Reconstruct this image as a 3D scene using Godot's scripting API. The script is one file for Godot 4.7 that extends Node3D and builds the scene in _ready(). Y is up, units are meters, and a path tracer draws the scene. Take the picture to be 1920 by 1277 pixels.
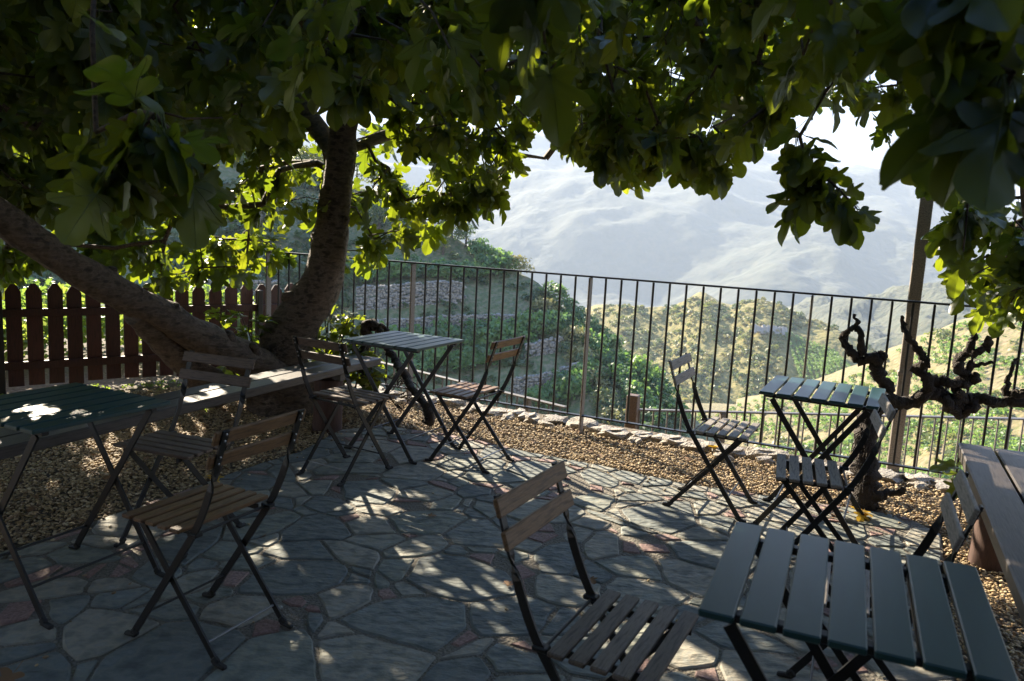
extends Node3D
# A shaded cafe terrace under a fig tree, looking over a railing to terraced hills.

const EYE := Vector3(0, 1.425, 0)
const FOCAL := 1461.75            # in pixels of the 1920 x 1277 photograph
const PITCH := deg_to_rad(8.263)
const ROLL := deg_to_rad(2.996)
var fwd: Vector3
var right: Vector3
var up: Vector3
var rng := RandomNumberGenerator.new()
var names := {}
var cache := {}

# ------------------------------------------------------------------ geometry collector
class Geo:
	var v := PackedVector3Array()
	var n := PackedVector3Array()
	var u := PackedVector2Array()
	var i := PackedInt32Array()

	func tri(a: Vector3, b: Vector3, c: Vector3, out: Vector3) -> void:
		var g := (b - a).cross(c - a)
		if g.dot(out) > 0.0:
			var t := b
			b = c
			c = t
		else:
			g = -g
		g = g.normalized()
		var k := v.size()
		v.append(a); v.append(b); v.append(c)
		n.append(g); n.append(g); n.append(g)
		u.append(Vector2(a.x, a.z)); u.append(Vector2(b.x, b.z)); u.append(Vector2(c.x, c.z))
		i.append(k); i.append(k + 1); i.append(k + 2)

	func quad(a: Vector3, b: Vector3, c: Vector3, d: Vector3, out: Vector3) -> void:
		tri(a, b, c, out)
		tri(a, c, d, out)

	# box with chamfered edges
	func box(at: Vector3, size: Vector3, basis := Basis(), ch := 0.0) -> void:
		var h := size * 0.5
		if ch <= 0.0:
			ch = minf(h.x, minf(h.y, h.z)) * 0.04
		var p := []
		for k in 8:
			var s := Vector3(1 if k & 1 else -1, 1 if k & 2 else -1, 1 if k & 4 else -1)
			var row := []
			for a in 3:
				var q := Vector3.ZERO
				for b in 3:
					q[b] = s[b] * (h[b] if a == b else h[b] - ch)
				row.append(at + basis * q)
			p.append(row)
		for a in 3:
			var b := (a + 1) % 3
			var c := (a + 2) % 3
			for s in 2:
				var k0: int = s << a
				var ids := [k0, k0 | (1 << b), k0 | (1 << b) | (1 << c), k0 | (1 << c)]
				var o := Vector3.ZERO
				o[a] = 1.0 if s else -1.0
				quad(p[ids[0]][a], p[ids[1]][a], p[ids[2]][a], p[ids[3]][a], basis * o)
			# edges running along axis a, between faces b and c
			for sb in 2:
				for sc in 2:
					var e0: int = (sb << b) | (sc << c)
					var e1: int = e0 | (1 << a)
					var o := Vector3.ZERO
					o[b] = 1.0 if sb else -1.0
					o[c] = 1.0 if sc else -1.0
					quad(p[e0][b], p[e1][b], p[e1][c], p[e0][c], basis * o)
		for k in 8:
			var o := Vector3(1 if k & 1 else -1, 1 if k & 2 else -1, 1 if k & 4 else -1)
			tri(p[k][0], p[k][1], p[k][2], basis * o)

	# round tube along a path with a radius at each point; noise makes it knobbly
	func tube(path: PackedVector3Array, rad: PackedFloat32Array, sides := 8, noise: FastNoiseLite = null, amp := 0.0, caps := true) -> void:
		var m := path.size()
		var t0 := (path[1] - path[0]).normalized()
		var nx := t0.cross(Vector3.UP if absf(t0.y) < 0.9 else Vector3.RIGHT).normalized()
		var base := v.size()
		var along := 0.0
		for k in m:
			var t: Vector3
			if k == 0: t = t0
			elif k == m - 1: t = (path[k] - path[k - 1]).normalized()
			else: t = (path[k + 1] - path[k - 1]).normalized()
			if k: along += path[k].distance_to(path[k - 1])
			nx = (nx - t * nx.dot(t)).normalized()
			var ny := t.cross(nx)
			for s in sides + 1:
				var a := TAU * (s % sides) / sides
				var d := nx * cos(a) + ny * sin(a)
				var r := rad[k]
				if noise: r *= 1.0 + amp * noise.get_noise_3dv((path[k] + d * rad[k]) * 100.0)
				v.append(path[k] + d * r)
				n.append(d)
				u.append(Vector2(float(s) / sides, along))
		for k in m - 1:
			for s in sides:
				var a := base + k * (sides + 1) + s
				var b := a + sides + 1
				i.append_array(PackedInt32Array([a, b, a + 1, a + 1, b, b + 1]))
		if caps:
			for e in 2:
				var k := 0 if e == 0 else m - 1
				var dir := -t0 if e == 0 else (path[m - 1] - path[m - 2]).normalized()
				var c := path[k] + dir * rad[k] * 0.35
				for s in sides:
					tri(c, v[base + k * (sides + 1) + s], v[base + k * (sides + 1) + s + 1], dir)

	# flat bar swept along a path in the xy plane; turn: 0 wide side in that plane, PI/2 wide side across it
	func bar(path: PackedVector3Array, wide: float, thin: float, turn: PackedFloat32Array) -> void:
		var rings := []
		var m := path.size()
		for k in m:
			var t: Vector3 = (path[mini(k + 1, m - 1)] - path[maxi(k - 1, 0)]).normalized()
			var nn := Vector3(-t.y, t.x, 0)
			var w := nn * cos(turn[k]) + Vector3.BACK * sin(turn[k])
			var th := -nn * sin(turn[k]) + Vector3.BACK * cos(turn[k])
			rings.append([path[k] + w * wide / 2 + th * thin / 2, path[k] + w * wide / 2 - th * thin / 2, path[k] - w * wide / 2 - th * thin / 2, path[k] - w * wide / 2 + th * thin / 2])
		for k in m - 1:
			var mid := (path[k] + path[k + 1]) * 0.5
			for s in 4:
				var a: Vector3 = rings[k][s]
				var b: Vector3 = rings[k][(s + 1) % 4]
				var c: Vector3 = rings[k + 1][(s + 1) % 4]
				var d: Vector3 = rings[k + 1][s]
				quad(a, b, c, d, (a + b + c + d) * 0.25 - mid)
		for e in [0, m - 1]:
			var o: Vector3 = path[0] - path[1] if e == 0 else path[m - 1] - path[m - 2]
			quad(rings[e][0], rings[e][1], rings[e][2], rings[e][3], o)

	func add(o: Geo, t: Transform3D) -> void:
		var k := v.size()
		for q in o.v.size():
			v.append(t * o.v[q])
			n.append((t.basis * o.n[q]).normalized())
		u.append_array(o.u)
		for q in o.i:
			i.append(k + q)

	func mesh(m: Material, into: ArrayMesh = null) -> ArrayMesh:
		var a := []
		a.resize(Mesh.ARRAY_MAX)
		a[Mesh.ARRAY_VERTEX] = v
		a[Mesh.ARRAY_NORMAL] = n
		a[Mesh.ARRAY_TEX_UV] = u
		a[Mesh.ARRAY_INDEX] = i
		var am := into if into else ArrayMesh.new()
		am.add_surface_from_arrays(Mesh.PRIMITIVE_TRIANGLES, a)
		am.surface_set_material(am.get_surface_count() - 1, m)
		return am

# ------------------------------------------------------------------ small helpers
func lin(r: float, g: float, b: float) -> Color:
	return Color(r, g, b).linear_to_srgb()

func fnoise(sd: int, freq: float, oct := 4, kind := FastNoiseLite.TYPE_SIMPLEX_SMOOTH) -> FastNoiseLite:
	var f := FastNoiseLite.new()
	f.seed = sd
	f.frequency = freq
	f.noise_type = kind
	f.fractal_octaves = oct
	return f

func ntex(sd: int, freq: float, ramp: Array, size := 512, oct := 5, fractal := FastNoiseLite.FRACTAL_FBM) -> NoiseTexture2D:
	var t := NoiseTexture2D.new()
	var f := fnoise(sd, freq, oct)
	f.fractal_type = fractal
	t.noise = f
	t.width = size
	t.height = size
	t.seamless = true
	var g := Gradient.new()
	g.offsets = PackedFloat32Array()
	g.colors = PackedColorArray()
	var offs := PackedFloat32Array()
	var cols := PackedColorArray()
	for e in ramp:
		offs.append(e[0])
		cols.append(e[1])
	g.offsets = offs
	g.colors = cols
	t.color_ramp = g
	return t

# a relief map in floating point, seamless; stretch > 1 draws it out sideways
func relief(sd: int, freq: float, oct: int, size := 512, stretch := 1.0, step := 0.0) -> ImageTexture:
	var f := fnoise(sd, freq, oct)
	var warp := fnoise(sd + 1, freq * 0.6, 2)
	var im := Image.create_empty(size, size, false, Image.FORMAT_RF)
	for y in size:
		var wy := float(y) / size
		for x in size:
			var wx := float(x) / size
			var h := 0.0
			for q in 4:
				var ox := size if q & 1 else 0
				var oy := size if q & 2 else 0
				var w := (wx if ox else 1.0 - wx) * (wy if oy else 1.0 - wy)
				if w > 0.002: h += w * f.get_noise_2d((x - ox) / stretch, y - oy)
			h = h * 0.7 + 0.5
			if step > 0.0:
				# split stone: shallow steps
				var s := h / step
				h = lerpf(h, (floorf(s) + smoothstep(0.35, 0.65, s - floorf(s))) * step, 0.7)
			im.set_pixel(x, y, Color(h, 0, 0))
	return ImageTexture.create_from_image(im)

func gray(a: float) -> Color:
	return Color(a, a, a)

func mat(color: Color, rough: float, tex: Texture2D = null, scale := Vector3.ONE, world := false, bump: Texture2D = null, bump_cm := 0.0) -> StandardMaterial3D:
	var m := StandardMaterial3D.new()
	m.albedo_color = color
	m.roughness = rough
	if tex or bump:
		m.uv1_triplanar = true
		m.uv1_world_triplanar = world
		m.uv1_scale = scale
		m.albedo_texture = tex
	if bump:
		m.heightmap_enabled = true
		m.heightmap_texture = bump
		m.heightmap_scale = bump_cm
	return m

func named(called: String) -> String:
	if not names.has(called):
		names[called] = 0
		return called
	names[called] += 1
	return "%s_%03d" % [called, names[called]]

func thing(called: String, label: String, category: String, group := "", at := Vector3.ZERO, yaw := 0.0) -> Node3D:
	var o := Node3D.new()
	o.name = named(called)
	add_child(o)
	o.position = at
	o.rotation.y = yaw
	tag(o, label, category, group)
	return o

func tag(o: Node, label: String, category: String, group := "") -> void:
	o.set_meta("label", label)
	o.set_meta("category", category)
	if group: o.set_meta("group", group)

func part(parent: Node, called: String, m: Mesh, at := Vector3.ZERO, basis := Basis(), override: Material = null) -> MeshInstance3D:
	var o := MeshInstance3D.new()
	o.name = called if parent != self else named(called)
	o.mesh = m
	o.transform = Transform3D(basis, at)
	if override: o.material_override = override
	parent.add_child(o, true)
	return o

func structure(called: String, m: Mesh) -> MeshInstance3D:
	var o := part(self, called, m)
	o.set_meta("kind", "structure")
	return o

func many(parent: Node, called: String, m: Mesh, xf: Array, colors := PackedColorArray()) -> MultiMeshInstance3D:
	var mm := MultiMesh.new()
	mm.transform_format = MultiMesh.TRANSFORM_3D
	mm.use_colors = colors.size() > 0
	mm.mesh = m
	mm.instance_count = xf.size()
	for k in xf.size():
		mm.set_instance_transform(k, xf[k])
		if colors.size(): mm.set_instance_color(k, colors[k])
	var o := MultiMeshInstance3D.new()
	o.name = called if parent != self else named(called)
	o.multimesh = mm
	o.set_meta("kind", "stuff")
	parent.add_child(o, true)
	return o

# a point on the sight line of a photograph pixel, at a horizontal distance (used once to survey positions)
func at_px(px: float, py: float, dist: float) -> Vector3:
	var d := fwd + right * (px - 960.0) / FOCAL - up * (py - 638.5) / FOCAL
	return EYE + d * (dist / Vector2(d.x, d.z).length())

func to_px(p: Vector3) -> Vector3:
	var d := p - EYE
	var z := d.dot(fwd)
	return Vector3(960.0 + FOCAL * d.dot(right) / z, 638.5 - FOCAL * d.dot(up) / z, z)

func curve_y(pts: Array, x: float) -> float:
	if x <= pts[0][0]: return pts[0][1]
	for k in pts.size() - 1:
		if x <= pts[k + 1][0]:
			return lerpf(pts[k][1], pts[k + 1][1], (x - pts[k][0]) / (pts[k + 1][0] - pts[k][0]))
	return pts[-1][1]

func smooth(path: Array, steps: int) -> PackedVector3Array:
	var out := PackedVector3Array()
	var m := path.size()
	for k in m - 1:
		for s in steps:
			out.append(path[k].cubic_interpolate(path[k + 1], path[maxi(k - 1, 0)], path[mini(k + 2, m - 1)], float(s) / steps))
	out.append(path[m - 1])
	return out

func smoothf(a: Array, steps: int) -> PackedFloat32Array:
	var out := PackedFloat32Array()
	for k in a.size() - 1:
		for s in steps:
			out.append(lerpf(a[k], a[k + 1], float(s) / steps))
	out.append(a[-1])
	return out

func rv(s := 1.0) -> Vector3:
	return Vector3(rng.randf_range(-s, s), rng.randf_range(-s, s), rng.randf_range(-s, s))

# ------------------------------------------------------------------ camera, sky, sun; then the place
func _ready() -> void:
	rng.seed = 20
	var d0 := Vector3(0, -sin(PITCH), -cos(PITCH))
	var u0 := Vector3(0, cos(PITCH), -sin(PITCH))
	fwd = d0
	right = Vector3.RIGHT * cos(ROLL) + u0 * sin(ROLL)
	up = u0 * cos(ROLL) - Vector3.RIGHT * sin(ROLL)
	var cam := Camera3D.new()
	cam.name = "camera"
	cam.transform = Transform3D(Basis(right, up, -fwd), EYE)
	var lens := CameraAttributesPhysical.new()
	lens.frustum_focal_length = 12.0 * FOCAL / 638.5
	lens.frustum_focus_distance = 5.2
	lens.exposure_aperture = 5.6
	lens.frustum_near = 0.05
	lens.frustum_far = 12000.0
	cam.attributes = lens
	cam.fov = rad_to_deg(2.0 * atan(638.5 / FOCAL))
	cam.near = 0.05
	cam.far = 12000.0
	cam.current = true
	add_child(cam)

	var env := Environment.new()
	env.background_mode = Environment.BG_SKY
	var sm := ProceduralSkyMaterial.new()
	sm.sky_top_color = lin(0.14, 0.33, 0.80)
	sm.sky_horizon_color = lin(0.74, 0.83, 0.93)
	sm.sky_curve = 0.26
	sm.ground_bottom_color = lin(0.10, 0.10, 0.09)
	sm.ground_horizon_color = lin(0.45, 0.47, 0.48)
	sm.sun_angle_max = 12.0
	sm.sun_curve = 0.1
	env.sky = Sky.new()
	env.sky.sky_material = sm
	env.background_energy_multiplier = 0.41
	env.tonemap_mode = Environment.TONE_MAPPER_LINEAR
	env.tonemap_exposure = 5.0
	env.fog_enabled = true
	env.fog_mode = Environment.FOG_MODE_EXPONENTIAL
	env.fog_density = 0.00025
	env.fog_light_color = Color(0.88, 0.94, 1.0)
	env.sdfgi_enabled = true
	env.ssao_enabled = true
	env.ssil_enabled = true
	var we := WorldEnvironment.new()
	we.name = "environment"
	we.environment = env
	add_child(we)

	var az := deg_to_rad(34.0)
	var el := deg_to_rad(25.0)
	sun_dir = Vector3(-sin(az) * cos(el), sin(el), -cos(az) * cos(el))
	var sun := DirectionalLight3D.new()
	sun.name = "sun"
	sun.light_energy = 1.6
	sun.light_angular_distance = 0.53
	sun.light_color = Color(1.0, 0.94, 0.84)
	sun.shadow_enabled = true
	sun.look_at_from_position(Vector3.ZERO, -sun_dir)
	add_child(sun)

	make_materials()
	make_ground()
	make_hills()
	make_added_house()
	make_railings()
	make_fence()
	make_benches()
	make_furniture()
	make_old_vines()
	make_fig_trees()
	make_small_plants()

var sun_dir: Vector3
var M := {}

func wood_set(key: String, colors: Array, rough: float, scale: Vector3) -> void:
	# a few boards of each kind of wood: same grain, shifted and toned differently
	var tex: Texture2D = cache.grain
	M[key] = []
	for k in colors.size():
		var m := mat(colors[k], rough, tex, scale, false, cache.grain_bump, 0.08)
		m.uv1_offset = Vector3(k * 0.37, k * 0.61, k * 0.23)
		M[key].append(m)

func make_materials() -> void:
	cache.grain = ntex(3, 0.02, [[0.0, gray(0.55)], [0.35, gray(0.78)], [0.55, gray(0.95)], [0.7, gray(0.82)], [1.0, gray(1.0)]], 512, 5)
	cache.grain_bump = cache.fine_bump if cache.has("fine_bump") else relief(6, 0.045, 5, 384)
	cache.fine_bump = cache.grain_bump
	cache.paint = ntex(8, 0.02, [[0.0, gray(0.88)], [1.0, gray(1.0)]], 256, 4)
	cache.fine = ntex(5, 0.06, [[0.0, gray(0.62)], [0.5, gray(0.86)], [1.0, gray(1.0)]], 512, 5)
	wood_set("teak", [lin(0.235, 0.12, 0.045), lin(0.27, 0.142, 0.056), lin(0.20, 0.10, 0.04), lin(0.245, 0.136, 0.062)], 0.5, Vector3(9, 9, 0.9))
	wood_set("weathered", [lin(0.33, 0.29, 0.25), lin(0.29, 0.255, 0.22), lin(0.36, 0.32, 0.28)], 0.62, Vector3(9, 9, 0.9))
	wood_set("worn", [lin(0.19, 0.15, 0.115), lin(0.165, 0.13, 0.10), lin(0.21, 0.17, 0.135)], 0.6, Vector3(9, 9, 0.9))
	wood_set("brown", [lin(0.19, 0.125, 0.09), lin(0.16, 0.105, 0.075)], 0.6, Vector3(9, 9, 0.9))
	wood_set("bench", [lin(0.086, 0.071, 0.063), lin(0.074, 0.062, 0.056)], 0.42, Vector3(7, 7, 0.5))
	wood_set("fence", [lin(0.085, 0.026, 0.018), lin(0.07, 0.022, 0.015), lin(0.10, 0.032, 0.022)], 0.55, Vector3(8, 0.7, 8))
	wood_set("log", [lin(0.10, 0.05, 0.035)], 0.75, Vector3(7, 0.8, 7))
	wood_set("green_paint", [lin(0.019, 0.066, 0.068), lin(0.017, 0.060, 0.062), lin(0.022, 0.071, 0.072)], 0.4, Vector3(3, 3, 0.5))
	for m in M.green_paint:
		m.albedo_texture = cache.paint
		m.heightmap_scale = 0.015
	M.iron = mat(lin(0.014, 0.014, 0.015), 0.42, cache.fine, Vector3.ONE * 4)
	M.zinc = mat(lin(0.25, 0.255, 0.26), 0.4)
	M.zinc.metallic = 0.9
	M.rubber = mat(lin(0.012, 0.012, 0.012), 0.7)
	M.rail = mat(lin(0.014, 0.0135, 0.013), 0.45, cache.fine, Vector3.ONE * 3)
	M.post = mat(lin(0.21, 0.178, 0.152), 0.55, cache.fine, Vector3.ONE * 3)
	M.tall_post = mat(lin(0.38, 0.33, 0.28), 0.55, cache.fine, Vector3.ONE * 3)
	M.grey_rail = mat(lin(0.22, 0.20, 0.18), 0.5, cache.fine, Vector3.ONE * 3)
	var bark_tex := ntex(11, 0.02, [[0.0, gray(0.32)], [0.36, gray(0.6)], [0.46, gray(0.85)], [0.6, gray(0.92)], [0.72, gray(0.7)], [1.0, Color(1.0, 0.97, 0.92)]], 512, 6)
	M.bark = mat(lin(0.17, 0.13, 0.098), 0.85, bark_tex, Vector3(1.2, 2.2, 1.2), true, cache.fine_bump, 1.3)
	M.twig = mat(lin(0.16, 0.115, 0.08), 0.8, bark_tex, Vector3.ONE * 4, true)
	M.vine_wood = mat(lin(0.055, 0.042, 0.034), 0.9, cache.fine, Vector3.ONE * 5, true, cache.fine_bump, 1.6)

# ------------------------------------------------------------------ terrace: gravel, paving, edging
const PAVING := [[-2.35, -2.72], [-2.05, -3.02], [-1.90, -3.33], [-1.655, -3.84], [-1.436, -4.33], [-1.264, -4.62], [-1.141, -5.18], [-0.87, -5.34], [-0.367, -5.19], [0.175, -4.864], [0.6, -4.664], [1.04, -4.40], [1.44, -4.276], [1.82, -4.16], [2.166, -4.02], [2.23, -3.80], [2.025, -3.39], [1.62, -2.6], [1.22, -1.75], [0.95, -1.0], [0.8, 1.2], [-1.2, 1.2], [-1.15, -1.5], [-1.40, -2.12], [-1.75, -2.33]]
const RAIL0 := Vector3(-0.79, 0, -6.04)
const RAIL_DIR := Vector3(0.907, 0, 0.421)
const RAIL_OUT := Vector3(0.421, 0, -0.907)
const FENCE0 := Vector3(-2.05, 0, -7.10)
const FENCE_DIR := Vector3(-0.785, 0, 0.62)

func poly2(a: Array) -> PackedVector2Array:
	var p := PackedVector2Array()
	for e in a: p.append(Vector2(e[0], e[1]))
	return p

# a slab with a rough outline: top face, side faces, small bevel
func slab_mesh(outline: PackedVector2Array, top: float, thick: float, tilt: Vector2) -> Geo:
	var g := Geo.new()
	var c := Vector2.ZERO
	for q in outline: c += q
	c /= outline.size()
	var hh := func(q: Vector2, y: float) -> Vector3: return Vector3(q.x, y + (q - c).dot(tilt), q.y)
	var inner := PackedVector2Array()
	for q in outline: inner.append(q + (c - q).normalized() * 0.007)
	var m2 := outline.size()
	var mid: Vector3 = hh.call(c, top)
	for k in m2:
		var a: Vector3 = hh.call(inner[k], top)
		var b: Vector3 = hh.call(inner[(k + 1) % m2], top)
		var a2: Vector3 = hh.call(outline[k], top - 0.005)
		var b2: Vector3 = hh.call(outline[(k + 1) % m2], top - 0.005)
		var a3 := a2 - Vector3.UP * thick
		var b3 := b2 - Vector3.UP * thick
		var o := (a2 + b2) * 0.5 - mid
		g.tri(mid, a, b, Vector3.UP)
		g.quad(a, b, b2, a2, o + Vector3.UP * o.length())
		g.quad(a2, b2, b3, a3, o)
	return g

func clip(poly: PackedVector2Array, at: Vector2, nrm: Vector2) -> PackedVector2Array:
	var out := PackedVector2Array()
	for k in poly.size():
		var a := poly[k]
		var b := poly[(k + 1) % poly.size()]
		var da := (a - at).dot(nrm)
		var db := (b - at).dot(nrm)
		if da <= 0.0: out.append(a)
		if (da < 0.0 and db > 0.0) or (da > 0.0 and db < 0.0): out.append(a.lerp(b, da / (da - db)))
	return out

func roughen(poly: PackedVector2Array, amp: float) -> PackedVector2Array:
	var out := PackedVector2Array()
	for k in poly.size():
		var a := poly[k]
		var b := poly[(k + 1) % poly.size()]
		var l := a.distance_to(b)
		# cut each corner a little and bend each long side
		var cut := minf(0.007, l * 0.2) / maxf(l, 0.001)
		out.append(a.lerp(b, cut))
		var steps := int(l / 0.09)
		for s in steps:
			var t := lerpf(cut, 1.0 - cut, (s + 1.0) / (steps + 1.0))
			out.append(a.lerp(b, t) + (b - a).orthogonal().normalized() * rng.randf_range(-amp, amp))
		out.append(a.lerp(b, 1.0 - cut))
	return out

func make_ground() -> void:
	# the terrace: a bed of earth and gravel, up to the drop behind the railing
	var out := 0.42
	var pa := RAIL0 - RAIL_DIR * 1.5 + RAIL_OUT * out
	var pb := RAIL0 + RAIL_DIR * 7.0 + RAIL_OUT * out
	var soil_tex := ntex(21, 0.03, [[0.0, gray(0.5)], [0.5, gray(0.8)], [1.0, gray(1.0)]], 512, 5)
	var soil := mat(lin(0.20, 0.155, 0.105), 0.95, soil_tex, Vector3.ONE * 1.4, true, cache.fine_bump, 1.5)
	var bed := poly2([[-9.0, 6.0], [-9.0, -8.2], [-4.6, -8.8], [-2.6, -8.0], [pa.x, pa.z], [pb.x, pb.z], [7.5, 6.0]])
	var g := Geo.new()
	var tris := Geometry2D.triangulate_polygon(bed)
	for k in range(0, tris.size(), 3):
		g.tri(Vector3(bed[tris[k]].x, -0.022, bed[tris[k]].y), Vector3(bed[tris[k + 1]].x, -0.022, bed[tris[k + 1]].y), Vector3(bed[tris[k + 2]].x, -0.022, bed[tris[k + 2]].y), Vector3.UP)
	for k in bed.size():
		var a := bed[k]
		var b := bed[(k + 1) % bed.size()]
		var mid := (a + b) * 0.5
		g.quad(Vector3(a.x, -0.022, a.y), Vector3(b.x, -0.022, b.y), Vector3(b.x, -1.3, b.y), Vector3(a.x, -1.3, a.y), Vector3(mid.x, 0, mid.y + 2.5))
	structure("ground", g.mesh(soil))

	# mortar bed under the crazy paving, its slabs and clay tiles
	var area := poly2(PAVING)
	var mortar := mat(lin(0.225, 0.20, 0.16), 0.95, cache.fine, Vector3.ONE * 3.0, true, cache.fine_bump, 1.0)
	g = Geo.new()
	tris = Geometry2D.triangulate_polygon(area)
	for k in range(0, tris.size(), 3):
		g.tri(Vector3(area[tris[k]].x, -0.005, area[tris[k]].y), Vector3(area[tris[k + 1]].x, -0.005, area[tris[k + 1]].y), Vector3(area[tris[k + 2]].x, -0.005, area[tris[k + 2]].y), Vector3.UP)
	var pave := structure("pavement", g.mesh(mortar))

	var cleft := relief(23, 0.022, 6, 640, 1.9, 0.06)
	var slate_tex := ntex(24, 0.008, [[0.0, Color(0.62, 0.64, 0.64)], [0.35, Color(0.8, 0.81, 0.8)], [0.55, Color(0.93, 0.91, 0.87)], [0.75, Color(0.84, 0.86, 0.86)], [1.0, gray(1.0)]], 1024, 7)
	var slates := []
	for c in [lin(0.235, 0.253, 0.24), lin(0.315, 0.312, 0.275), lin(0.185, 0.205, 0.202), lin(0.34, 0.323, 0.28), lin(0.25, 0.265, 0.235)]:
		var m := mat(c, 0.82, slate_tex, Vector3(1.1, 1.1, 1.1), true, cleft, 1.5)
		m.uv1_offset = Vector3(slates.size() * 0.31, 0.0, slates.size() * 0.47)
		slates.append(m)
	var clay := []
	for c in [lin(0.33, 0.205, 0.175), lin(0.29, 0.18, 0.155), lin(0.36, 0.24, 0.21)]:
		clay.append(mat(c, 0.8, cache.fine, Vector3.ONE * 2.0, true, cache.fine_bump, 0.4))

	# stones of very different sizes, fitted together; the smallest gaps are filled with broken tiles
	var seeds := []
	var radii := []
	for tries in 11000:
		var want := rng.randf_range(0.115, 0.20) if tries < 800 else (rng.randf_range(0.068, 0.11) if tries < 4200 else rng.randf_range(0.036, 0.058))
		var q := Vector2(rng.randf_range(-2.6, 2.5), rng.randf_range(-5.6, 1.2))
		if not Geometry2D.is_point_in_polygon(q, area): continue
		var ok := true
		for k in seeds.size():
			if (q - seeds[k]).length() < (want + radii[k]) * 0.88:
				ok = false
				break
		if ok:
			seeds.append(q)
			radii.append(want)
	var bend := fnoise(27, 1.4, 2)
	var unseen := Geo.new()
	for k in seeds.size():
		var q: Vector2 = seeds[k]
		var rk: float = radii[k]
		var cell := PackedVector2Array([q + Vector2(-0.7, -0.7), q + Vector2(0.7, -0.7), q + Vector2(0.7, 0.7), q + Vector2(-0.7, 0.7)])
		for j in seeds.size():
			if j == k: continue
			var e: Vector2 = seeds[j] - q
			var d := e.length()
			if d > 1.3: continue
			cell = clip(cell, q + e * (0.5 + (rk * rk - radii[j] * radii[j]) / (2.0 * d * d)), e / d)
		if cell.size() < 3: continue
		for j in cell.size():
			cell[j] += Vector2(bend.get_noise_2d(cell[j].x, cell[j].y), bend.get_noise_2d(cell[j].x + 40.0, cell[j].y)) * 0.13
		var parts := Geometry2D.intersect_polygons(cell, area)
		if parts.is_empty(): continue
		var sh := Geometry2D.offset_polygon(parts[0], -rng.randf_range(0.006, 0.011))
		if sh.is_empty(): continue
		var outl: PackedVector2Array = sh[0]
		var tile: bool = rk < 0.062 and rng.randf() < 0.5
		if tile:
			# a broken rectangular tile inside that gap
			var turn := rng.randf_range(0, PI)
			var hx := rng.randf_range(0.07, 0.13)
			var hy := rng.randf_range(0.04, 0.065)
			var rect := PackedVector2Array()
			for s in [[-1, -1], [1, -1], [1, 1], [-1, 1]]:
				rect.append(q + Vector2(s[0] * hx + rng.randf_range(-0.025, 0.025), s[1] * hy).rotated(turn))
			var cut := Geometry2D.intersect_polygons(rect, outl)
			if cut.is_empty(): continue
			outl = cut[0]
		else:
			outl = roughen(outl, 0.007)
		if outl.size() < 3: continue
		var top := rng.randf_range(-0.001, 0.003)
		var mm: Material = clay[rng.randi() % 3] if tile else slates[rng.randi() % 5]
		var slab := slab_mesh(outl, top, 0.02, Vector2(rng.randf_range(-0.004, 0.004), rng.randf_range(-0.004, 0.004)))
		var seen := to_px(Vector3(q.x, 0, q.y))
		if seen.z > 0.3 and seen.y < 1500.0 and seen.x > -350.0 and seen.x < 2250.0: part(pave, "tile" if tile else "stone", slab.mesh(mm))
		else: unseen.add(slab, Transform3D())
	part(pave, "further_stones", unseen.mesh(slates[0])).set_meta("kind", "stuff")

	# gravel: rounded pale pebbles, some tens of thousands, only where the photograph can see them
	var pebbles := []
	var white := mat(Color(1, 1, 1), 0.75)
	white.vertex_color_use_as_albedo = true
	for k in 3:
		pebbles.append(stone_mesh(1, 40 + k, 0.22).mesh(white))
	var xf := [[], [], []]
	var cols := [PackedColorArray(), PackedColorArray(), PackedColorArray()]
	var grown := Geometry2D.offset_polygon(area, 0.012)[0]
	var shrunk := Geometry2D.offset_polygon(area, -0.14)[0]
	for tries in 330000:
		var q := Vector2(rng.randf_range(-4.5, 4.2), rng.randf_range(-6.9, -0.9))
		var spilt := false
		if Geometry2D.is_point_in_polygon(q, grown):
			# a few pebbles have been kicked onto the paving
			if rng.randf() > 0.012 or Geometry2D.is_point_in_polygon(q, shrunk) and rng.randf() > 0.04: continue
			spilt = true
		var p := Vector3(q.x, 0, q.y)
		var side := (p - RAIL0).dot(RAIL_OUT)
		if side > 0.14: continue
		if (p - FENCE0).dot(Vector3(-0.62, 0, -0.785)) > -0.32 and (p - RAIL0).dot(RAIL_DIR) < 0.4: continue
		var s := to_px(p)
		if s.z < 0.5 or s.x < -60 or s.x > 1980 or s.y > 1330: continue
		# thinner towards the fence, where earth shows
		var size := rng.randf_range(0.0042, 0.0102)
		var k := rng.randi() % 3
		var b := Basis.from_euler(Vector3(rng.randf_range(-0.3, 0.3), rng.randf() * TAU, rng.randf_range(-0.3, 0.3))) * Basis.from_scale(Vector3(1.0, rng.randf_range(0.38, 0.6), rng.randf_range(0.7, 1.15)) * size)
		var heap := 0.012 * sin(q.x * 5.1) * sin(q.y * 4.3)
		xf[k].append(Transform3D(b, Vector3(q.x, 0.006 if spilt else rng.randf_range(-0.018, 0.004) + heap * 0.5, q.y)))
		var t := rng.randf_range(0.72, 1.12)
		var w := rng.randf()
		var c := Color(0.45, 0.325, 0.17) if w < 0.5 else (Color(0.58, 0.46, 0.28) if w < 0.72 else Color(0.23, 0.155, 0.085))
		cols[k].append(Color(c.r * t, c.g * t, c.b * t))
	var gravel := Node3D.new()
	gravel.name = "gravel"
	gravel.set_meta("kind", "stuff")
	gravel.set_meta("label", "pale tan pebble gravel lying around the paved terrace")
	gravel.set_meta("category", "gravel")
	add_child(gravel)
	for k in 3:
		many(gravel, "pebbles", pebbles[k], xf[k], cols[k])

	# rough stones laid along the edge under the railing
	var edge := thing("stone_edging", "row of rough flat stones edging the gravel under the black railing", "stone edging")
	var stone_mats := []
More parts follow.
